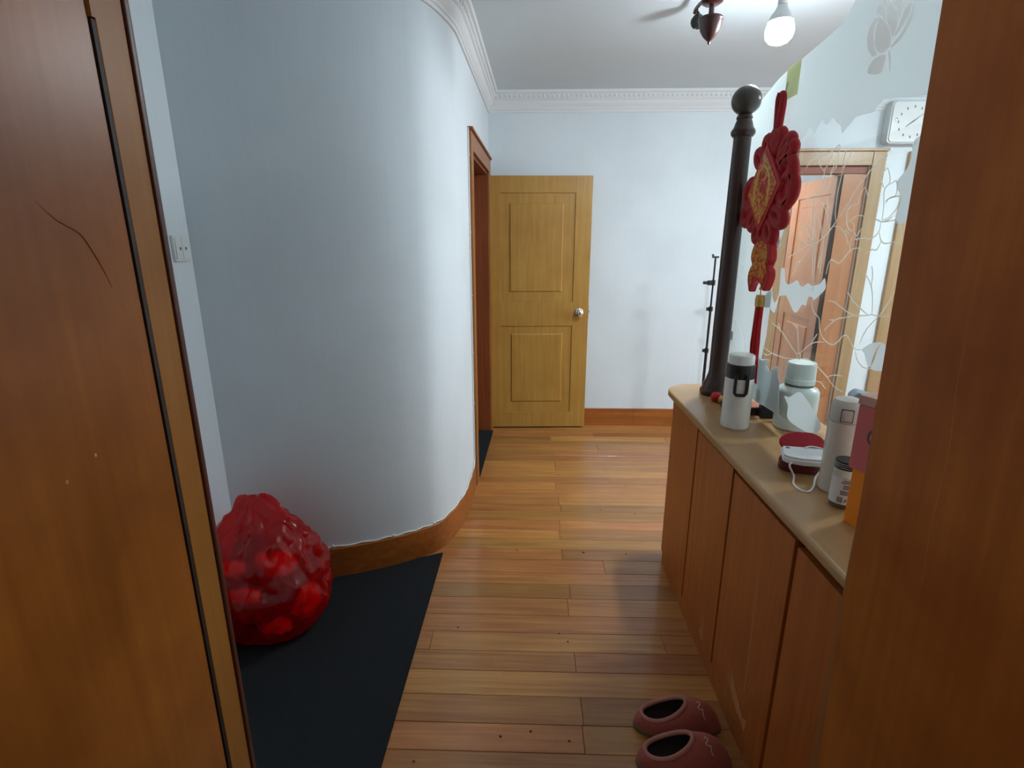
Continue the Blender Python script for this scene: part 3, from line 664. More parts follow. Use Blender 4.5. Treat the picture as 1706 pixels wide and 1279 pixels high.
from mathutils.geometry import delaunay_2d_cdt
def inside(p, poly):
    r = False; n = len(poly)
    for i in range(n):
        (x0, y0), (x1, y1) = poly[i], poly[i-1]
        if (y0 > p[1]) != (y1 > p[1]) and p[0] < (x1-x0)*(p[1]-y0)/(y1-y0) + x0: r = not r
    return r
def holed(poly, holes, x0, x1):
    vs, es = [], []
    for lp in [poly] + holes:
        k = len(vs); vs += [Vector(q) for q in lp]; es += [(k+i, k+(i+1) % len(lp)) for i in range(len(lp))]
    V, E, F = delaunay_2d_cdt(vs, es, [], 0, 1e-5)[:3]
    bm = bmesh.new(); bv = [bm.verts.new((x0, v.x, v.y)) for v in V]
    for f in F:
        c = (sum(V[i].x for i in f)/len(f), sum(V[i].y for i in f)/len(f))
        if inside(c, poly) and not any(inside(c, h) for h in holes): bm.faces.new([bv[i] for i in f])
    bmesh.ops.recalc_face_normals(bm, faces=bm.faces[:])
    r = bmesh.ops.extrude_face_region(bm, geom=bm.faces[:])
    for v in r['geom']:
        if isinstance(v, bmesh.types.BMVert): v.co.x = x1
    bmesh.ops.delete(bm, geom=[v for v in bm.verts if not v.link_faces], context='VERTS')
    bmesh.ops.recalc_face_normals(bm, faces=bm.faces[:])
    m = MB(); return m.add(bm)
holes = []
for kind, q in FROST:
    p = [(v.x, v.y) for v in crom([Vector((q[i]/1000, q[i+1]/1000, 0)) for i in range(0, len(q), 2)], 3, closed=True)]
    if kind == 'petal': holes.append([(a, min(b, 2.30)) for a, b in p])
for q in VINES[-4:]:      # grass blades: clear slits
    p = [Vector((q[j]/1000, q[j+1]/1000)) for j in range(0, len(q), 2)]; t = (p[-1]-p[0]).normalized(); nn = Vector((-t.y, t.x))*0.0035
    holes.append([tuple(p[0])] + [tuple(v + nn) for v in p[1:-1]] + [tuple(p[-1] + nn*0.6), tuple(p[-1] - nn*0.6)] + [tuple(v - nn) for v in p[1:-1]][::-1])
fe = [(FROST_EDGE[i]/1000, FROST_EDGE[i+1]/1000) for i in range(0, len(FROST_EDGE), 2)]
low = [(0.832, 1.80), (1.0, 1.795)] + fe + [(1.70, 0.9265), (1.957, 0.9195), (2.286, 0.9145)]
field = low + [(a - 0.002, b - 0.002) for a, b in outl[:-1]] + [(0.832, 2.378)]
obj('frosted_field', holed(field, holes, 0.8611, 0.8616), 'frost', gl, angle=0.3)
for kind, q in FROST:
    if kind in ('petal', 'pale'): continue
    p = [Vector((q[i]/1000, q[i+1]/1000, 0)) for i in range(0, len(q), 2)]
    if 1.56 < p[0].x < 1.62 and p[0].y < 1.13: continue
    p = crom(p, 4, closed=True)
    m = MB(); m.prism([(v.x, v.y) for v in p], 'x', 0.8612, 0.8616); obj('etched_leaf', m, 'pale' if 1.36 < p[0].x < 1.60 and p[0].y < 1.1 else 'etch', gl)
VINES = VINES[:-4]
for i, q in enumerate(VINES):
    p = [Vector((0.8607, q[j]/1000, q[j+1]/1000)) for j in range(0, len(q), 2)]
    p = crom(p, 5)
    n = len(p); r = [0.0017*(1.0 if n < 3 else 0.55 + 0.45*math.sin(PI*k/(n-1))) for k in range(n)]
    # flat ribbon lying on the pane
    bm = bmesh.new(); prev = None
    for k in range(n):
        t = p[min(k+1, n-1)] - p[max(k-1, 0)]; t.x = 0
        if t.length < 1e-6: t = Vector((0, 0, 1))
        t.normalize(); s = Vector((0, -t.z, t.y))*r[k]
        ring = [bm.verts.new(p[k] + s + Vector((dx, 0, 0))) for dx in (-0.0003, 0.0003)] + [bm.verts.new(p[k] - s + Vector((dx, 0, 0))) for dx in (0.0003, -0.0003)]
        if prev:
            for a in range(4): bm.faces.new((prev[a], prev[(a+1) % 4], ring[(a+1) % 4], ring[a]))
        else: bm.faces.new(ring)
        prev = ring
    bm.faces.new(prev); bmesh.ops.recalc_face_normals(bm, faces=bm.faces[:])
    m = MB(); m.add(bm); obj('etched_vine', m, 'vine', gl)

# ------------------------------------------------------------------ hanging knot and its hook pad
PRE = Matrix.Translation((0.0465, 0.092, 0.0185)) @ Matrix.Translation((0, 1.86, 1.7)) @ Matrix.Diagonal((1, 1.0564, 1.0564, 1)) @ Matrix.Translation((0, -1.86, -1.7))
hp = thing('adhesive_hook', 'yellowed clear adhesive pad with a small metal hook stuck to the glass', 'hook', (0.8600, 1.95, 1.96))
m = MB(); m.box(0.8123, 0.8140, 1.800, 1.885, 1.925, 2.018, 0.0005); obj('adhesive_pad', m, 'yellowish', hp)
m = MB(); m.tube(crom([(0.8115, 1.868, 1.975), (0.808, 1.868, 1.96), (0.806, 1.868, 1.940), (0.800, 1.868, 1.930), (0.793, 1.868, 1.936), (0.790, 1.868, 1.945)], 5), 0.0018, 8); obj('wire_hook', m, 'steel', hp)
kn = thing('knot_ornament', 'red Chinese knot hanging with gilded diamond plaque, gourd charm and long tassel', 'ornament', (0.838, 1.97, 1.0))
kx = 0.792
m = MB(); m.tube(crom([(kx, 1.866, 1.945), (kx+0.002, 1.850, 1.93), (kx, 1.853, 1.85), (kx, 1.858, 1.80)], 6), [0.006 + 0.006*min(1, k/8) for k in range(19)], 10); m.tube(crom([(kx, 1.868, 1.945), (kx-0.002, 1.872, 1.92), (kx, 1.868, 1.85), (kx, 1.866, 1.80)], 6), 0.011, 10)
obj('hanging_cord', m, 'red', kn)
m = MB(); m.sphere((kx, 1.864, 1.800), 0.016, 0.022, 0.024, 16, 10); obj('cord_knot', m, 'red', kn)
C0 = Vector((1.873, 1.660)); Tp, Rt, Bt, Lf = Vector((1.880, 1.800)), Vector((1.748, 1.668)), Vector((1.868, 1.520)), Vector((2.000, 1.648))
def loop(c, ang, L, wd, r=0.0165, x=kx):
    d = Vector((math.cos(ang), math.sin(ang))); n = Vector((-d.y, d.x)); pts = []
    for i in range(22):
        a = 2*PI*i/22; u = (math.cos(a)*0.5 + 0.5)*L; v = math.sin(a)*wd*0.5
        q = Vector(c) + d*u + n*v; pts.append((x, q.x, q.y))
    mm = MB(); mm.tube(pts, r, 10, closed=True); obj('knot_loop', mm, 'red', kn, angle=1.2)
R2 = math.radians
# loops: centre (y, z), direction, length, width; +y lies to the left as seen from the hall
for c, a, L, wd in [((1.850, 1.770), 115, 0.062, 0.036), ((1.845, 1.775), 72, 0.058, 0.040), ((1.800, 1.740), 130, 0.075, 0.040), ((1.805, 1.735), 155, 0.085, 0.036),
                    ((1.790, 1.665), 172, 0.085, 0.150), ((1.775, 1.655), -170, 0.085, 0.085), ((1.815, 1.590), -155, 0.090, 0.045), ((1.840, 1.555), -125, 0.075, 0.042),
                    ((1.900, 1.770), 70, 0.055, 0.040), ((1.930, 1.740), 40, 0.070, 0.040), ((1.960, 1.660), -12, 0.085, 0.095), ((1.975, 1.620), -40, 0.090, 0.060),
                    ((1.935, 1.590), -50, 0.065, 0.038), ((1.905, 1.550), -75, 0.055, 0.038), ((1.868, 1.560), -92, 0.065, 0.040)]:
    loop(c, R2(a), L, wd)
m = MB(); m.prism([tuple(C0 + (p - C0)*0.86) for p in (Tp, Rt, Bt, Lf)], 'x', kx - 0.010, kx + 0.012, 0.004); obj('knot_body', m, 'red', kn)
m = MB(); m.prism([tuple(p) for p in (Tp, Rt, Bt, Lf)], 'x', kx - 0.022, kx - 0.0105, 0.003); pq = obj('plaque', m, 'redsat', kn)
m = MB(); m.prism([tuple(C0 + (p - C0)*0.84) for p in (Tp, Rt, Bt, Lf)], 'x', kx - 0.0240, kx - 0.0221, 0.0008); obj('gilded_print', m, 'redgold', pq)
# gold framed figure field in the middle of the plaque
arch = [(1.925, 1.610), (1.925, 1.680), (1.905, 1.715), (1.875, 1.730), (1.845, 1.715), (1.822, 1.680), (1.822, 1.610)]
bord = [(kx - 0.0245, a, b) for a, b in arch]
m = MB(); m.tube(crom(bord, 3), 0.0055, 6, flat=0.35); obj('gold_border', m, 'gold', pq)
m = MB()
fig = rnd
for i in range(16):
    yy = 1.873 + fig.uniform(-0.034, 0.034); zz = 1.665 + fig.uniform(-0.050, 0.045)
    m.sphere((kx - 0.0243, yy, zz), 0.0012, fig.uniform(0.004, 0.010), fig.uniform(0.006, 0.015), 8, 6)
obj('raised_figure', m, 'redsat', pq)
m = MB(); m.tube([(kx, 1.866, 1.530), (kx, 1.858, 1.500)], 0.0025, 8); obj('link_cord', m, 'red', kn)
# gourd charm: two lobes with a forked foot
gc = 1.848
gp = [(gc+0.010, 1.506), (gc+0.045, 1.495), (gc+0.070, 1.465), (gc+0.075, 1.435), (gc+0.058, 1.412), (gc+0.080, 1.390), (gc+0.082, 1.362), (gc+0.070, 1.338), (gc+0.058, 1.322), (gc+0.040, 1.350), (gc+0.005, 1.362), (gc-0.028, 1.350), (gc-0.050, 1.332), (gc-0.068, 1.352), (gc-0.080, 1.378), (gc-0.078, 1.402), (gc-0.060, 1.414), (gc-0.074, 1.436), (gc-0.070, 1.468), (gc-0.048, 1.496), (gc-0.012, 1.506)]
gp = [(p.x, p.y) for p in crom([Vector((a*1.0, b, 0)) for a, b in gp], 3, closed=True)]
m = MB(); m.prism(gp, 'x', kx - 0.014, kx + 0.014, 0.006, seg=3); gd = obj('gourd_charm', m, 'redsat', kn)
m = MB(); m.prism([((a - gc)*0.80 + gc, (b - 1.42)*0.80 + 1.425) for a, b in gp], 'x', kx - 0.0165, kx - 0.0142, 0.001); obj('gilded_print', m, 'redgold', gd)
m = MB(); m.tube([(kx, gc-0.005, 1.365), (kx, gc-0.012, 1.318)], 0.002, 8); m.sphere((kx, gc-0.008, 1.338), 0.006, None, None, 12, 8); obj('bead', m, 'gold', kn)
m = MB(); m.lathe([(0, 1.278), (0.0165, 1.278), (0.0165, 1.300), (0.0175, 1.302), (0.0165, 1.305), (0.014, 1.317), (0, 1.318)], kx, gc-0.014, 20); obj('tassel_cap', m, 'gold', kn)
m = MB()
for i in range(46):
    a = rnd.uniform(0, 2*PI); r0 = 0.013*math.sqrt(rnd.random()); e = rnd.uniform(0.9, 1.5)
    x0, y0 = kx + r0*math.cos(a), gc - 0.014 + r0*math.sin(a)
    m.tube([(x0, y0, 1.279), (kx + r0*e*math.cos(a), gc-0.018 + r0*e*math.sin(a), 1.15), (kx + r0*e*math.cos(a+0.2), gc-0.030 + r0*e*math.sin(a+0.2), 1.01 + rnd.uniform(-0.01, 0.03))], 0.0026, 5)
obj('tassel', m, 'redsat', kn)['kind'] = 'stuff'

PRE = None
# ------------------------------------------------------------------ things on the cabinet top
def lid_round(r, h, z): return [(0, z), (r, z), (r, z+h*0.75), (r*0.96, z+h*0.93), (r*0.86, z+h), (0, z+h)]
fx, fy = 0.742, 1.788
fl = thing('vacuum_flask', 'slim white vacuum flask with black band and carry loop at the cabinet edge', 'flask', (fx, fy, CT))
m = MB(); m.lathe([(0, CT), (0.044, CT), (0.0475, CT+0.005), (0.0475, 1.036), (0.0455, 1.043), (0, 1.043)], fx, fy, 40); obj('body', m, 'flask', fl)
m = MB(); m.lathe([(0, 1.0433), (0.0462, 1.0433), (0.0466, 1.085), (0.0445, 1.0925), (0, 1.0925)], fx, fy, 40); bnd = obj('neck_band', m, 'blackp', fl)
m = MB(); m.lathe([(0, 1.0928), (0.0425, 1.0928), (0.0425, 1.117), (0.041, 1.123), (0.036, 1.126), (0, 1.127)], fx, fy, 40); obj('lid', m, 'flask', fl)
aa = math.radians(-104); dv = Vector((math.cos(aa), math.sin(aa), 0)); sv = Vector((-dv.y, dv.x, 0)); c0 = Vector((fx, fy, 0)) + dv*0.0515
lp = [(-0.0185, 1.062), (-0.0190, 1.015), (-0.018, 0.998), (-0.013, 0.991), (0.013, 0.991), (0.018, 0.998), (0.0190, 1.015), (0.0185, 1.062)]
m = MB(); m.tube([tuple(c0 + sv*a + Vector((0, 0, b))) for a, b in lp], 0.0058, 8); obj('carry_loop', m, 'blackp', fl)
jx, jy = 0.948, 1.785
jg = thing('water_jug', 'wide pale celadon jug with grey seal standing behind the etched glass', 'jug', (jx, jy, CT))
m = MB(); m.lathe([(0, CT), (0.060, CT), (0.066, CT+0.006), (0.067, CT+0.012), (0.0675, 0.985), (0.066, 0.998), (0.060, 1.008), (0.051, 1.013), (0.048, 1.016), (0, 1.016)], jx, jy, 44); obj('body', m, 'jug', jg)
m = MB(); m.lathe([(0, 1.0162), (0.0455, 1.0162), (0.0455, 1.025), (0, 1.025)], jx, jy, 40); obj('seal_ring', m, 'jugseal', jg)
m = MB(); m.lathe([(0, 1.0252), (0.0480, 1.0252), (0.0485, 1.028), (0.0485, 1.042), (0.0470, 1.044), (0.0475, 1.046), (0.0470, 1.088), (0.044, 1.098), (0.036, 1.102), (0, 1.103)], jx, jy, 40); obj('lid', m, 'jug', jg)
tx, ty = 0.818, 1.295
tf = thing('tall_flask', 'tall beige vacuum flask with a push-button lid beside the pink box', 'flask', (tx, ty, CT))
m = MB(); m.lathe([(0, CT), (0.034, CT), (0.0375, CT+0.005), (0.0375, 1.052), (0.0365, 1.056), (0, 1.056)], tx, ty, 40); obj('body', m, 'beige', tf)
m = MB(); m.lathe([(0, 1.0575), (0.0368, 1.0575), (0.0368, 1.092), (0.0345, 1.104), (0.029, 1.113), (0.018, 1.1175), (0, 1.1185)], tx, ty, 40); lid = obj('lid', m, 'beige_l', tf)
a = math.radians(-118); R = Matrix.Translation((tx, ty, 1.077)) @ Matrix.Rotation(a, 4, 'Z')
m = MB(); m.lathe([(0, 1.0561), (0.0355, 1.0561), (0.0355, 1.0574), (0, 1.0574)], tx, ty, 40); obj('seam', m, 'ink', tf)
m = MB(); m.box(0.0340, 0.0385, -0.0140, 0.0140, -0.016, 0.018, 0.0015, R); obj('button_recess', m, 'grey', lid)
m = MB(); m.box(0.0345, 0.0405, -0.0120, 0.0120, -0.014, 0.016, 0.003, R); bt = obj('push_button', m, 'beige_l', lid)
m = MB(); m.box(0.0400, 0.0430, -0.0075, 0.0075, -0.010, 0.008, 0.002, R); obj('button_cap', m, 'beige_l', bt)
# glass jar with a printed label
qx, qy = 0.788, 1.208
jr = thing('glass_jar', 'small glass jar with dark lid and white printed label by the orange box', 'jar', (qx, qy, CT))
m = MB(); m.lathe([(0, CT), (0.0250, CT), (0.0280, CT+0.004), (0.0280, 0.952), (0.0260, 0.960), (0.0245, 0.964), (0.0, 0.964)], qx, qy, 36); obj('body', m, 'jarglass', jr)
m = MB(); m.lathe([(0, CT+0.003), (0.0240, CT+0.003), (0.0258, CT+0.006), (0.0258, 0.925), (0, 0.925)], qx, qy, 30); obj('contents', m, 'jarfill', jr)
m = MB(); m.lathe([(0, 0.9642), (0.0272, 0.9642), (0.0275, 0.966), (0.0275, 0.982), (0.0262, 0.9845), (0, 0.9845)], qx, qy, 36); ld = obj('lid', m, 'blackp', jr)
m = MB()
for z in (0.968, 0.973, 0.978): m.lathe([(0.0275, z), (0.0281, z+0.001), (0.0275, z+0.002)], qx, qy, 36)
obj('lid_ridges', m, 'steel', ld)
m = MB(); m.lathe([(0.0282, CT+0.014), (0.0286, CT+0.014), (0.0286, 0.945), (0.0282, 0.945), (0.0282, CT+0.014)], qx, qy, 40, a0=math.radians(150), a1=math.radians(330)); lb = obj('paper_label', m, 'label', jr)
m = MB()
def strip(z0, z1, d0, d1): m.lathe([(0.0287, z0), (0.0289, z0), (0.0289, z1), (0.0287, z1), (0.0287, z0)], qx, qy, 8, a0=math.radians(d0), a1=math.radians(d1))
for z, a, b in [(0.937, 232, 285), (0.932, 225, 272), (0.925, 236, 282), (0.921, 236, 290), (0.917, 236, 278), (0.910, 226, 288), (0.906, 226, 282), (0.902, 226, 260)]: strip(z, z+0.0022, a, b)
for k, d in enumerate([216, 219, 221, 224, 226, 229, 232, 234, 237, 239]): strip(CT+0.019, CT+0.033, d, d+(1.6 if k % 2 else 0.9))
strip(CT+0.020, CT+0.027, 248, 252); strip(CT+0.024, CT+0.029, 253, 257)
obj('label_print', m, 'ink', lb)
# orange box with the pink box on it
A0 = Vector((0.741, 1.128)); A1 = Vector((0.759, 1.082)); u = (A1-A0).normalized(); v = Vector((-u.y, u.x))
if v.x < 0: v = -v
def qbox(mb, o, a, b, z0, z1, bev=0.002):
    p = [o, o+u*a, o+u*a+v*b, o+v*b]; return mb.prism([(q.x, q.y) for q in p], 'z', z0, z1, bev)
m = MB(); qbox(m, Vector((0.748, 1.128)), 0.13, 0.045, CT, 0.9985)
tag(obj('orange_box', m, 'orange'), 'bright orange carton standing under the pink box by the right leaf', 'box')
pk = thing('pink_box', 'pink card gift box with pale lid and round emblem on the orange box', 'box', (0.79, 1.10, 0.999))
m = MB(); qbox(m, Vector((0.741, 1.134)), 0.15, 0.055, 0.999, 1.150); pb = obj('body', m, 'pink', pk)
m = MB(); qbox(m, Vector((0.739, 1.137)), 0.155, 0.060, 1.1505, 1.172); obj('lid', m, 'pinkl', pk)
m = MB(); qbox(m, Vector((0.739, 1.137)) + u*0.040 - v*0.0012, 0.05, 0.0012, 1.152, 1.159, 0.0003); obj('lid_clasp', m, 'grey', pk)
ec = Vector((0.741, 1.134)) + u*0.052 - v*0.0012
P3 = lambda a, z: (ec.x + u.x*a, ec.y + u.y*a, 1.085 + z)
m = MB(); m.tube([P3(0.019*math.cos(i*PI/12), 0.020*math.sin(i*PI/12)) for i in range(24)], 0.0022, 6, closed=True); em = obj('round_emblem', m, 'grey', pb)
m = MB(); m.tube([P3(0.0115*math.cos(math.radians(t)), 0.0125*math.sin(math.radians(t))) for t in range(45, 356, 15)] + [P3(0.002, -0.001)], 0.0018, 6); obj('emblem_letter', m, 'cream', em)
# open red case, white folded respirator resting on it
cc = Vector((0.797, 1.422))
rc = thing('red_case', 'open dark red clamshell case lying under the white face mask', 'case', (cc.x, cc.y, CT))
def lobes(cx, cy, a, b, n=28):
    return [(cx + a*math.cos(2*PI*i/n)*(1 - 0.10*math.exp(-((math.sin(2*PI*i/n)-1)/0.25)**2)), cy + b*math.sin(2*PI*i/n)*(1 - 0.12*math.exp(-(math.cos(2*PI*i/n)/0.30)**2))) for i in range(n)]
rot = Matrix.Translation((cc.x, cc.y, CT)) @ Matrix.Rotation(math.radians(-12), 4, 'Z')
m = MB(); m.prism(lobes(0, 0, 0.062, 0.042), 'z', 0, 0.034, 0.006, rot, 3); obj('case_base', m, 'redin', rc)
lidm = rot @ Matrix.Translation((0.008, 0.040, 0.028)) @ Matrix.Rotation(math.radians(68), 4, 'X')
m = MB(); m.prism(lobes(0, 0.036, 0.062, 0.036), 'z', -0.008, 0.008, 0.005, lidm, 3); obj('case_lid', m, 'redbox', rc)
mk = thing('face_mask', 'white folded face mask with ear loops lying on the red case', 'face mask', (cc.x, cc.y, 0.898))
mr = Matrix.Translation((cc.x, cc.y - 0.010, 0.9005)) @ Matrix.Rotation(math.radians(-12), 4, 'Z') @ Matrix.Rotation(math.radians(6), 4, 'X')
m = MB(); m.prism([(-0.066, -0.030), (-0.055, -0.043), (-0.018, -0.052), (0.055, -0.050), (0.064, -0.040), (0.066, 0.020), (0.045, 0.032), (-0.058, 0.030)], 'z', 0.001, 0.017, 0.004, mr, 3); ms = obj('mask_body', m, 'mask', mk)
m = MB(); m.prism([(-0.064, -0.026), (-0.054, -0.038), (-0.018, -0.047), (0.054, -0.045), (0.060, 0.018), (0.042, 0.028), (-0.055, 0.026)], 'z', 0.0172, 0.0225, 0.0025, mr, 2); obj('upper_panel', m, 'mask', mk)
m = MB(); m.box(-0.050, -0.040, 0.010, 0.018, 0.0226, 0.0236, 0.0003, mr); obj('mask_mark', m, 'grey', ms)
lq = [mr @ Vector(p) for p in [(-0.045, -0.044, 0.008), (-0.052, -0.055, 0.0)]]
E1 = [Vector((0.748, 1.365, 0.868)), Vector((0.728, 1.325, 0.8645)), Vector((0.724, 1.300, 0.8645)), Vector((0.730, 1.280, 0.8645)), Vector((0.745, 1.276, 0.8645)), Vector((0.770, 1.302, 0.866)), Vector((0.792, 1.335, 0.880))]
endp = mr @ Vector((0.040, -0.049, 0.008))
m = MB(); m.tube(crom([lq[0], lq[1]] + E1 + [endp], 5), 0.0026, 8, flat=0.6); obj('ear_loop', m, 'mask', mk)
m = MB(); m.tube(crom([mr @ Vector(p) for p in [(0.0, 0.020, 0.024), (0.020, 0.026, 0.027), (0.045, 0.022, 0.025), (0.058, 0.010, 0.0245)]], 5), 0.0024, 8, flat=0.6); obj('ear_loop', m, 'mask', mk)
# small things behind the white flask
rk = thing('silk_bead', 'small red silk bead with a gold band lying at the post foot', 'bead', (0.775, 2.04, CT))
m = MB(); m.sphere((0.779, 2.085, CT+0.0205), 0.023, 0.022, 0.0205, 18, 12); obj('bead_ball', m, 'redsat', rk)
m = MB(); m.tube([(0.790, 2.068, CT+0.016), (0.800, 2.055, CT+0.014), (0.812, 2.042, CT+0.010)], [0.016, 0.014, 0.008], 12); obj('gold_band', m, 'gold', rk)
bx = thing('flat_box', 'flat dark brown box with printed lid between white flask and celadon jug', 'box', (0.835, 1.965, CT))
Rb = Matrix.Translation((0.835, 1.965, CT)) @ Matrix.Rotation(math.radians(6), 4, 'Z')
m = MB(); m.box(-0.055, 0.060, -0.055, 0.06, 0.0, 0.026, 0.002, Rb); obj('body', m, 'brown', bx)
m = MB(); m.box(-0.054, 0.059, -0.054, 0.059, 0.0262, 0.031, 0.001, Rb); obj('lid', m, 'brownp', bx)
nb = MB(); Rn = Matrix.Translation((0.910, 1.852, CT)) @ Matrix.Rotation(math.radians(-8), 4, 'Z')
Rn = Matrix.Translation((0.897, 1.885, CT)) @ Matrix.Rotation(math.radians(-8), 4, 'Z')
nb.box(-0.022, 0.022, -0.010, 0.028, 0, 0.115, 0.002, Rn)
tag(obj('navy_box', nb, 'navy'), 'narrow upright navy box left of the celadon jug behind the glass', 'box')
sw = MB(); Rw = Matrix.Translation((1.005, 1.50, CT)) @ Matrix.Rotation(math.radians(-20), 4, 'Z')
sw.prism([(-0.055, 0), (0.055, 0), (0.060, 0.19), (-0.035, 0.215), (-0.050, 0.20)], 'y', -0.03, 0.03, 0.006, Rw)
tag(obj('grey_pouch', sw, 'slate'), 'slate grey pouch standing behind the glass and beige flask', 'pouch')

# ------------------------------------------------------------------ tripod in the far corner
tp = thing('phone_tripod', 'thin black phone tripod standing on the floor behind the dark post', 'tripod', (1.340, 3.88, 0))
m = MB(); m.tube([(1.340, 3.88, 0.20), (1.340, 3.88, 0.72)], 0.0105, 12); obj('lower_tube', m, 'blackp', tp)
m = MB(); m.tube([(1.340, 3.88, 0.7205), (1.340, 3.88, 1.03)], 0.0085, 12); obj('middle_tube', m, 'blackp', tp)
m = MB(); m.tube([(1.340, 3.88, 1.0305), (1.340, 3.88, 1.385)], 0.0065, 12); obj('upper_tube', m, 'blackp', tp)
for z in (0.712, 1.022):
    m = MB(); m.lathe([(0.0112, z-0.018), (0.016, z-0.014), (0.016, z+0.014), (0.0112, z+0.018)], 1.340, 3.88, 16); m.box(1.310, 1.327, 3.874, 3.886, z-0.012, z+0.012, 0.002); obj('clamp_collar', m, 'blackp', tp)
m = MB(); m.box(1.300, 1.330, 3.868, 3.892, 1.194, 1.228, 0.004); m.box(1.268, 1.300, 3.872, 3.888, 1.200, 1.222, 0.004); m.lathe([(0.0075, 1.19), (0.015, 1.195), (0.015, 1.228), (0.0075, 1.233)], 1.340, 3.88, 16); obj('side_clamp', m, 'blackp', tp)
m = MB(); m.box(1.316, 1.362, 3.870, 3.890, 1.3855, 1.398, 0.003); m.box(1.316, 1.324, 3.866, 3.894, 1.398, 1.412, 0.002); obj('phone_head', m, 'blackp', tp)
m = MB(); m.lathe([(0.011, 0.30), (0.02, 0.305), (0.02, 0.335), (0.011, 0.34)], 1.340, 3.88, 16); obj('leg_hub', m, 'blackp', tp)
for k in range(3):
    a = math.radians(90 + 120*k); m = MB()
    m.tube([(1.340 + 0.02*math.cos(a), 3.88 + 0.02*math.sin(a), 0.32), (1.340 + 0.235*math.cos(a), 3.88 + 0.235*math.sin(a), 0.008)], 0.007, 8); obj('leg', m, 'blackp', tp)

# ------------------------------------------------------------------ light switch
sw = thing('light_switch', 'white two-gang light switch on the wall beside the entrance frame', 'switch', (-1.257, 1.912, 1.43))
m = MB(); m.box(-1.2625, -1.251, 1.872, 1.953, 1.430, 1.520, 0.003); obj('back_plate', m, 'white', sw)
m = MB(); m.prism([(1.878, 1.438), (1.9115, 1.438), (1.9115, 1.512), (1.878, 1.512)], 'x', -1.2508, -1.2475, 0.0015); obj('rocker', m, 'white', sw)
m = MB(); m.prism([(1.9135, 1.438), (1.947, 1.438), (1.947, 1.512), (1.9135, 1.512)], 'x', -1.2508, -1.2475, 0.0015); obj('rocker', m, 'white', sw)
m = MB(); m.box(-1.2475, -1.2468, 1.896, 1.904, 1.470, 1.480, 0); obj('rocker_mark', m, 'grey', sw)
m = MB(); m.box(-1.2475, -1.2468, 1.927, 1.935, 1.470, 1.480, 0); obj('rocker_mark', m, 'grey', sw)

# ------------------------------------------------------------------ white cable on the baseboard and up the door casing
cb = thing('white_cable', 'thin white cable clipped along the curved baseboard and up the door casing', 'cable', (-0.5, 2.4, 0.15))
off = []
for (a, b), (c, d) in zip(curve, curve[1:]):
    t = Vector((c-a, d-b)).normalized(); off.append(Vector((a, b)) + Vector((-t.y, t.x))*0.0055)
low = [(q.x, q.y, 0.1545 + 0.003*math.sin(i*1.7)) for i, q in enumerate(off) if q.y < 2.98 and q.x > -1.0]
y0 = 3.024
up = [(wx(y0) + 0.006, y0 - 0.003*abs(math.sin(3*z)), z) for z in [0.18 + 0.12*i for i in range(16)]]
m = MB(); m.tube([up[0]] + low, 0.0034, 8); obj('cable_run', m, 'cable', cb)
m = MB(); m.tube(crom([low[0]] + up + [(wx(y0)+0.006, y0+0.002, 2.085)], 4), 0.0034, 8); obj('cable_riser', m, 'cable', cb)
for i in range(3, len(low), 9):
    x, y, z = low[i]; m = MB(); m.box(x-0.005, x+0.006, y-0.005, y+0.005, z-0.004, z+0.0075, 0.001); obj('cable_clip', m, 'cable', cb)
for z in (0.55, 0.86, 1.2, 1.55, 1.95):
    m = MB(); m.box(wx(y0)+0.001, wx(y0)+0.011, y0-0.007, y0+0.006, z-0.004, z+0.004, 0.001); obj('cable_clip', m, 'cable', cb)

# ------------------------------------------------------------------ hall pendant
cx, cy = 0.746, 2.5
ch = thing('hall_pendant', 'mahogany hall pendant with an acorn finial, dark socket and bare glowing bulb', 'ceiling lamp', (cx, cy, CEIL))
m = MB(); m.lathe([(0, 2.292), (0.004, 2.293), (0.006, 2.299), (0.005, 2.304), (0.012, 2.308), (0.026, 2.322), (0.039, 2.343), (0.046, 2.366), (0.0475, 2.378), (0.050, 2.381), (0.050, 2.387), (0.046, 2.390), (0.0, 2.391)], cx, cy, 40); obj('acorn_finial', m, 'mahog', ch)
m = MB(); m.lathe([(0, 2.3915), (0.013, 2.3915), (0.011, 2.40), (0.0105, 2.436), (0, 2.436)], cx, cy, 20); obj('stem', m, 'mahog', ch)
m = MB(); m.lathe([(0, 2.4365), (0.030, 2.4365), (0.043, 2.445), (0.045, 2.452), (0.040, 2.460), (0.030, 2.470), (0.030, 2.500), (0.070, 2.512), (0.075, CEIL-0.0005), (0, CEIL-0.0005)], cx, cy, 36); obj('ceiling_hub', m, 'mahog', ch)
for k, R0 in ((0, 0.286), (1, 0.25), (2, 0.27), (3, 0.27)):
    a = k*PI/2; dx, dy = math.cos(a), math.sin(a)
    m = MB(); m.tube(crom([(cx+dx*0.028, cy+dy*0.028, 2.487), (cx+dx*R0*0.5, cy+dy*R0*0.5, 2.500), (cx+dx*R0*0.9, cy+dy*R0*0.9, 2.508), (cx+dx*R0, cy+dy*R0, 2.498)], 6), 0.008, 10); obj('arm', m, 'mahog', ch)
    if k != 1:
        m = MB(); m.lathe([(0, 2.500), (0.014, 2.500), (0.022, 2.492), (0.024, 2.470), (0.0, 2.470)] if k else [(0, 2.500), (0.014, 2.500), (0.018, 2.492), (0.019, 2.432), (0.0, 2.432)], cx+dx*R0, cy+dy*R0, 20); obj('lamp_holder', m, 'white', ch)
bx_, by_ = cx + 0.286, cy
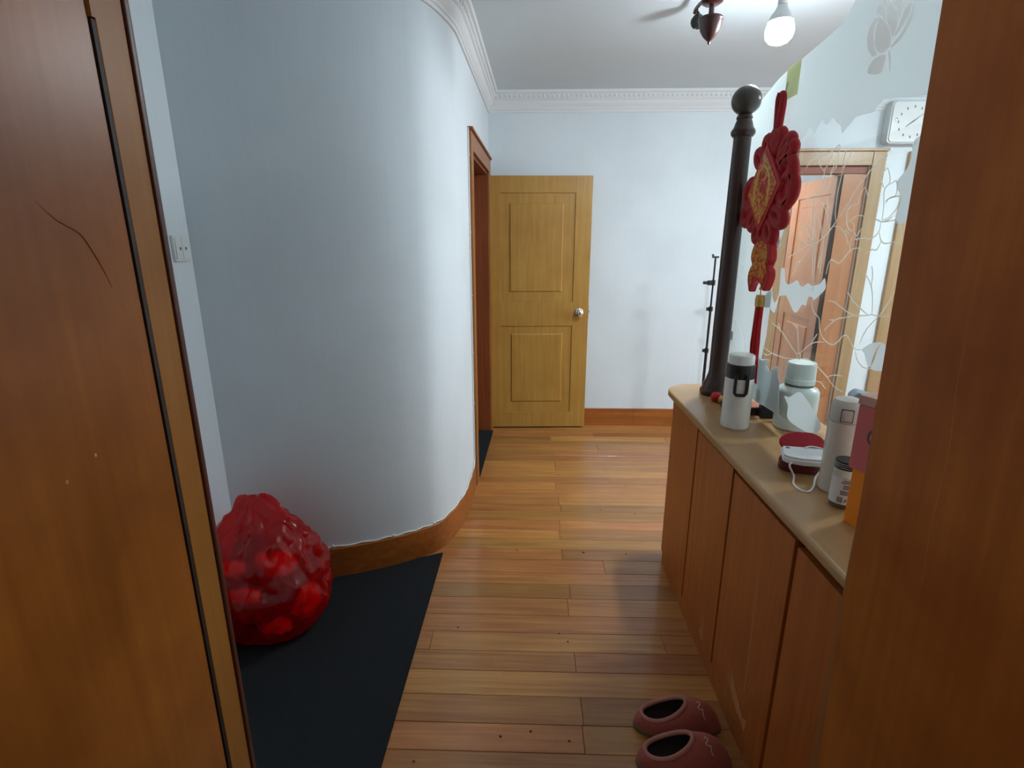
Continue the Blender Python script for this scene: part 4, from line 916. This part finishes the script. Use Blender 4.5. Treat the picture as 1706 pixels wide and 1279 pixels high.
m = MB(); m.lathe([(0, 2.289), (0.020, 2.291), (0.038, 2.299), (0.050, 2.313), (0.0555, 2.330), (0.055, 2.345), (0.052, 2.360), (0.047, 2.372), (0.0, 2.372)], bx_, by_, 32); obj('light_bulb', m, 'bulb', ch)
m = MB(); m.lathe([(0, 2.3725), (0.0495, 2.3725), (0.048, 2.380), (0.038, 2.398), (0.026, 2.414), (0.018, 2.431), (0, 2.431)], bx_, by_, 28); obj('bulb_collar', m, 'white', ch)
sx, sy = 0.762, 2.75
m = MB(); m.tube(crom([(cx, cy+0.24, 2.505), (0.755, 2.745, 2.515), (0.760, 2.75, 2.502)], 5), 0.0035, 8); m.tube(crom([(0.748, 2.742, 2.512), (0.754, 2.75, 2.505), (0.764, 2.75, 2.500)], 5), 0.003, 8); obj('twisted_wire', m, 'sock', ch)
m = MB(); m.lathe([(0, 2.503), (0.006, 2.502), (0.009, 2.494), (0.018, 2.489), (0.029, 2.474), (0.031, 2.462), (0.027, 2.450), (0.020, 2.440), (0.014, 2.437), (0.013, 2.441), (0, 2.441)], sx, sy, 24); obj('empty_socket', m, 'sock', ch)

# ------------------------------------------------------------------ dining and washroom lamps
dl = thing('dining_lamp', 'round white ceiling lamp over the dining side beyond the right leaf', 'ceiling lamp', (3.25, 2.4, CEIL))
m = MB(); m.lathe([(0, CEIL-0.0005), (0.20, CEIL-0.0005), (0.20, CEIL-0.035), (0, CEIL-0.035)], 3.25, 2.4, 36); obj('lamp_base', m, 'white', dl)
m = MB(); m.lathe([(0, CEIL-0.095), (0.10, CEIL-0.088), (0.16, CEIL-0.068), (0.185, CEIL-0.0355), (0, CEIL-0.0355)], 3.25, 2.4, 36); obj('diffuser', m, 'din', dl)
wl = thing('washroom_lamp', 'round ceiling lamp in the small room behind the dining door', 'ceiling lamp', (1.75, 5.3, 2.4))
m = MB(); m.lathe([(0, 2.3995), (0.12, 2.3995), (0.12, 2.38), (0, 2.38)], 1.75, 5.3, 28); obj('lamp_base', m, 'white', wl)
m = MB(); m.lathe([(0, 2.325), (0.06, 2.332), (0.10, 2.35), (0.11, 2.3795), (0, 2.3795)], 1.75, 5.3, 28); obj('diffuser', m, 'bath', wl)

# ------------------------------------------------------------------ wall clock seen through the glass
ck = thing('wall_clock', 'square white wall clock above the dining door behind the etched glass', 'clock', (2.69, 4.17, 2.32))
def rrect(x0, x1, z0, z1, r, n=5):
    out = []
    for ccx, ccz, a0 in ((x1-r, z0+r, -90), (x1-r, z1-r, 0), (x0+r, z1-r, 90), (x0+r, z0+r, 180)):
        for i in range(n+1):
            a = math.radians(a0 + 90*i/n); out.append((ccx + r*math.cos(a), ccz + r*math.sin(a)))
    return out
m = MB(); m.prism(rrect(2.545, 2.855, 2.172, 2.455, 0.03), 'y', 4.125, 4.1985, 0.006); obj('clock_case', m, 'clockcase', ck)
m = MB(); m.prism(rrect(2.556, 2.844, 2.183, 2.444, 0.026), 'y', 4.118, 4.1248, 0.002); fc = obj('dial', m, 'clockface', ck)
kcx, kcz = 2.70, 2.313
for i in range(12):
    m = MB(); a = i*PI/6; r0 = 0.098; m.box(kcx + r0*math.sin(a) - 0.004, kcx + r0*math.sin(a) + 0.004, 4.1172, 4.118, kcz + r0*math.cos(a) - 0.008, kcz + r0*math.cos(a) + 0.008, 0); obj('hour_mark', m, 'grey', fc)
def hand(a, L, w_, y):
    mm = MB(); a = math.radians(a); d = Vector((math.sin(a), math.cos(a))); n = Vector((d.y, -d.x))
    q = [Vector((kcx, kcz)) - d*0.015 + n*w_, Vector((kcx, kcz)) + d*L + n*w_*0.4, Vector((kcx, kcz)) + d*L - n*w_*0.4, Vector((kcx, kcz)) - d*0.015 - n*w_]
    return mm.prism([tuple(p) for p in q], 'y', y, y+0.0008)
obj('minute_hand', hand(52, 0.085, 0.003, 4.1155), 'ink', ck)
obj('hour_hand', hand(232, 0.055, 0.004, 4.1166), 'ink', ck)
m = MB(); m.sphere((2.585, 4.117, 2.33), 0.012, 0.003, 0.009, 14, 8); obj('chrome_badge', m, 'chrome', ck)

# ------------------------------------------------------------------ pink slippers
def slipper(name, label, hx, y, L, wdt, ang):
    hz = 0.0
    root = thing(name, label, 'slipper', (hx + L/2, y, 0), 'pair of pink plush slippers')
    n = 48
    T = Matrix.Translation((hx, y, 0)) @ Matrix.Rotation(math.radians(ang), 4, 'Z')
    def foot(t):        # footprint loop, heel at x = 0, toe at x = L
        c, s = math.cos(t), math.sin(t); x = (0.5 - 0.5*c)*L; u = x/L
        wd = wdt*(0.40 + 0.13*math.sin(PI*min(1, u*1.15)) + 0.02*u); e = abs(s)**0.72*(1 if s >= 0 else -1)
        return Vector((x, e*wd, 0))
    def rim(t):         # opening: from heel to a little past half
        c, s = math.cos(t), math.sin(t); u = 0.5 - 0.5*c
        return Vector((0.020 + u*0.135, s*wdt*0.35*(1 - 0.10*u), 0.052 - 0.006*math.sin(PI*u) + 0.052*u**1.4))
    def loopring(bm, fn): return [bm.verts.new(T @ fn(2*PI*i/n)) for i in range(n)]
    def bridge(bm, A, Bq):
        for i in range(n): bm.faces.new((A[i], A[(i+1) % n], Bq[(i+1) % n], Bq[i]))
    bm = bmesh.new(); a = loopring(bm, lambda t: foot(t) + Vector((0, 0, 0.001))); prev = a; bm.faces.new(a[::-1])
    for zz, k in ((0.004, 1.02), (0.016, 1.02), (0.019, 0.985)):
        cur = loopring(bm, lambda t: Vector(((foot(t).x - L/2)*k + L/2, foot(t).y*k, zz))); bridge(bm, prev, cur); prev = cur
    bm.faces.new(prev); bmesh.ops.recalc_face_normals(bm, faces=bm.faces[:]); m = MB(); m.add(bm); obj('sole', m, 'shoesole', root)
    bm = bmesh.new(); prev = None; K = 9
    for k in range(K+1):
        v = k/K
        def surf(t):
            f0, r0 = foot(t), rim(t); u = 0.5 - 0.5*math.cos(t)
            e = 1 - math.cos(v*PI/2); h = math.sin(v*PI/2)
            e = e*(1 - 0.35*u) + 0.35*u*v
            p = f0.lerp(r0, e); p.z = 0.0195 + (r0.z - 0.0195)*h**(1.0 + 0.1*u)
            p.z += 0.010*u*math.sin(v*PI)
            p.z += 0.0012*math.sin(26*u)*math.sin(v*PI)*u
            return p
        cur = loopring(bm, surf)
        if prev: bridge(bm, prev, cur)
        prev = cur
    bmesh.ops.recalc_face_normals(bm, faces=bm.faces[:]); m = MB(); m.add(bm); up_ = obj('upper', m, 'pinkshoe', root, angle=1.5)
    m = MB(); m.tube([T @ (rim(2*PI*i/40) + Vector((0, 0, 0.001))) for i in range(40)], 0.0068, 10, closed=True); obj('rim', m, 'shoerim', root, angle=1.5)
    bm = bmesh.new(); prev = None
    for k in range(5):
        v = k/4
        cur = loopring(bm, lambda t: Vector((rim(t).x + (0.02*math.sin(t/2)*0 + 0.05*v*(0.5-0.5*math.cos(t))), rim(t).y*(1 + 0.08*math.sin(v*PI)), rim(t).z + (0.021 - rim(t).z)*v)))
        if prev: bridge(bm, prev, cur)
        prev = cur
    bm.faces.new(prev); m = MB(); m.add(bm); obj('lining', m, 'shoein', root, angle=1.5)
    # pale stitched mark on the vamp
    def vamp(x, yy):
        u0 = (x - 0.155)/(L - 0.155); return Vector((x, yy, 0.092 + 0.0035 - 0.034*u0**1.5 - 7.0*yy*yy))
    mk_ = [(0.196, 0.006), (0.191, 0.010), (0.186, 0.006), (0.188, 0.000), (0.197, -0.004), (0.206, -0.004), (0.209, 0.001), (0.205, 0.005), (0.212, 0.010)]
    return root, T, up_
def stitch(up_, T):
    # drop the mark straight onto the upper
    from mathutils.bvhtree import BVHTree
    me = up_.data; o0 = WL[up_.name]
    bv = BVHTree.FromPolygons([v.co + o0 for v in me.vertices], [tuple(p.vertices) for p in me.polygons])
    mk_ = [(0.194, 0.014), (0.199, 0.016), (0.204, 0.012), (0.203, 0.006), (0.196, 0.002), (0.197, -0.005), (0.203, -0.007), (0.208, -0.012), (0.203, -0.018)]
    mk_ = [(0.186, -0.008), (0.192, -0.004), (0.197, -0.009), (0.193, -0.015), (0.188, -0.019), (0.196, -0.022), (0.203, -0.021), (0.203, -0.028), (0.209, -0.033)]
    pts = []
    for x, y in mk_:
        w_ = T @ Vector((x, y, 0)); hit = bv.ray_cast(Vector((w_.x, w_.y, 0.3)), Vector((0, 0, -1)))
        if hit[0]: pts.append(hit[0] + Vector((0, 0, 0.0008)))
    if len(pts) > 3:
        m = MB(); m.tube(crom(pts, 4), 0.0013, 6); obj('stitched_mark', m, 'cream', up_)
r_, T_, u_ = slipper('plush_slipper', 'pink plush slipper, the farther of the pair, beside the cabinet foot', 0.352, 1.338, 0.270, 0.108, 1.0); stitch(u_, T_)
r_, T_, u_ = slipper('plush_slipper', 'pink plush slipper, the nearer of the pair, with ribbed toe', 0.336, 1.212, 0.275, 0.108, 2.0); stitch(u_, T_)

# ------------------------------------------------------------------ red rubbish bag
bc = Vector((-1.016, 1.762, 0.0078))
bg = thing('rubbish_bag', 'full translucent red plastic bag standing in the corner on the doormat', 'bag', tuple(bc))
def bagshape(inner=0.0):
    bm = bmesh.new(); nu, nv = 150, 54
    prof = [(0.0, 0.0), (0.10, 0.0), (0.165, 0.010), (0.205, 0.045), (0.228, 0.10), (0.238, 0.17), (0.236, 0.24), (0.222, 0.31), (0.195, 0.375), (0.155, 0.43), (0.105, 0.475), (0.060, 0.505), (0.036, 0.525), (0.020, 0.535), (0.0, 0.538)]
    pc = crom([Vector((a, b, 0)) for a, b in prof], 7)
    rings = []
    for j, p in enumerate(pc):
        if p.x < 0.004: rings.append([bm.verts.new((bc.x - 0.05*(p.y/0.53)**2, bc.y + 0.045*(p.y/0.53)**2, bc.z + p.y))]); continue
        ring = []
        for i in range(nu):
            a = 2*PI*i/nu; h = p.y/0.538
            d = Vector((math.cos(a), math.sin(a), 0)); q = Vector((d.x*p.x*1.0, d.y*p.x*0.86, p.y))
            nz = noise.noise(Vector((q.x*7, q.y*7, q.z*7)))*0.020 + abs(noise.noise(Vector((q.x*15+3, q.y*15, q.z*9))))*-0.024 + noise.noise(Vector((q.x*34, q.y*34+5, q.z*30)))*0.005
            dist = noise.voronoi(Vector((q.x*8 + 0.5*q.z, q.y*8, q.z*6 + 2)))[0]; nz += 0.016*min(1.0, (dist[1]-dist[0])*1.6) - 0.010
            dist = noise.voronoi(Vector((q.x*19, q.y*19 + 4, q.z*13)))[0]; nz += (0.008*min(1.0, (dist[1]-dist[0])*1.5) - 0.004)*(0.4 + h)
            pleat = 0.014*math.sin(a*11 + 4*noise.noise(Vector((a, h*2, 3))))*max(0, h-0.45)*1.8*(p.x/0.2)
            nz += abs(noise.noise(Vector((math.cos(a)*5, math.sin(a)*5, h*1.2))))*0.022*max(0, h-0.3)
            k = (nz + pleat)*min(1, p.x/0.08)*min(1, 0.25 + h*4)
            q += d*k - d*inner
            q.x += -0.05*h*h + 0.020*math.sin(PI*min(1, h*1.6))*max(0, d.x); q.y += 0.045*h*h
            q.z += 0.012*noise.noise(Vector((q.x*9, q.y*9, 7)))*h
            ring.append(bm.verts.new((bc.x + q.x, bc.y + q.y, bc.z + max(0.0004, q.z))))
        rings.append(ring)
    for A, Bq in zip(rings, rings[1:]):
        for i in range(nu):
            j = (i+1) % nu
            if len(A) == 1 and len(Bq) == 1: continue
            if len(A) == 1: bm.faces.new((A[0], Bq[j], Bq[i]))
            elif len(Bq) == 1: bm.faces.new((A[i], A[j], Bq[0]))
            else: bm.faces.new((A[i], A[j], Bq[j], Bq[i]))
    bmesh.ops.recalc_face_normals(bm, faces=bm.faces[:])
    return bm
m = MB(); m.add(bagshape()); obj('bag_film', m, 'bag', bg, angle=0.55)
# gathered flap folded over at the top
bm = bmesh.new(); rows = []
for j in range(9):
    v = j/8; row = []
    for i in range(17):
        u0 = i/16; a = math.radians(150 - 120*u0); r0 = 0.03 + 0.115*v
        z = 0.535 + 0.030*math.sin(v*PI*0.62) - 0.100*v*v + 0.010*math.sin(u0*17 + v*3)
        row.append(bm.verts.new((bc.x - 0.05 + r0*math.sin(u0*PI*1.1 - 0.7)*0.95 + 0.015*v, bc.y + 0.055 - r0*math.cos(u0*PI*0.9 - 0.9)*0.45, bc.z + z)))
    rows.append(row)
for A, Bq in zip(rows, rows[1:]):
    for i in range(16): bm.faces.new((A[i], A[i+1], Bq[i+1], Bq[i]))
m = MB(); m.add(bm); obj('folded_flap', m, 'bag', bg, angle=1.6)
def lump(name, c, s, mat, seed):
    bm = bmesh.new(); bmesh.ops.create_icosphere(bm, subdivisions=3, radius=1.0)
    for v in bm.verts:
        k = 1 + 0.35*noise.noise(v.co*1.8 + Vector((seed, 0, 0))) + 0.12*noise.noise(v.co*5 + Vector((0, seed, 0)))
        v.co = Vector((bc.x + c[0] + v.co.x*s[0]*k, bc.y + c[1] + v.co.y*s[1]*k, bc.z + c[2] + v.co.z*s[2]*k))
    m = MB(); m.add(bm); obj(name, m, mat, bg, angle=0.5)
lump('dark_rubbish', (-0.06, -0.02, 0.155), (0.125, 0.135, 0.135), 'bagdark', 1)
lump('dark_rubbish', (0.045, -0.015, 0.190), (0.085, 0.100, 0.090), 'bagdark', 5)
lump('dark_rubbish', (-0.07, 0.05, 0.29), (0.09, 0.08, 0.06), 'bagdark', 9)
lump('dark_rubbish', (-0.11, -0.09, 0.10), (0.085, 0.075, 0.085), 'bagdark', 17)
lump('dark_rubbish', (0.02, -0.12, 0.16), (0.05, 0.05, 0.05), 'bagdark', 19)
lump('orange_wrapper', (0.070, -0.110, 0.080), (0.055, 0.040, 0.024), 'bagor', 2)
lump('orange_wrapper', (0.150, -0.010, 0.12), (0.045, 0.075, 0.055), 'bagor', 12)
lump('orange_wrapper', (-0.07, -0.100, 0.315), (0.05, 0.035, 0.025), 'bagor', 14)
lump('yellow_wrapper', (0.030, -0.085, 0.345), (0.026, 0.020, 0.030), 'bagyel', 3)
lump('white_wrapper', (0.075, -0.045, 0.30), (0.055, 0.060, 0.040), 'bagwh', 4)
lump('orange_wrapper', (-0.02, -0.140, 0.23), (0.06, 0.03, 0.03), 'bagor', 21)
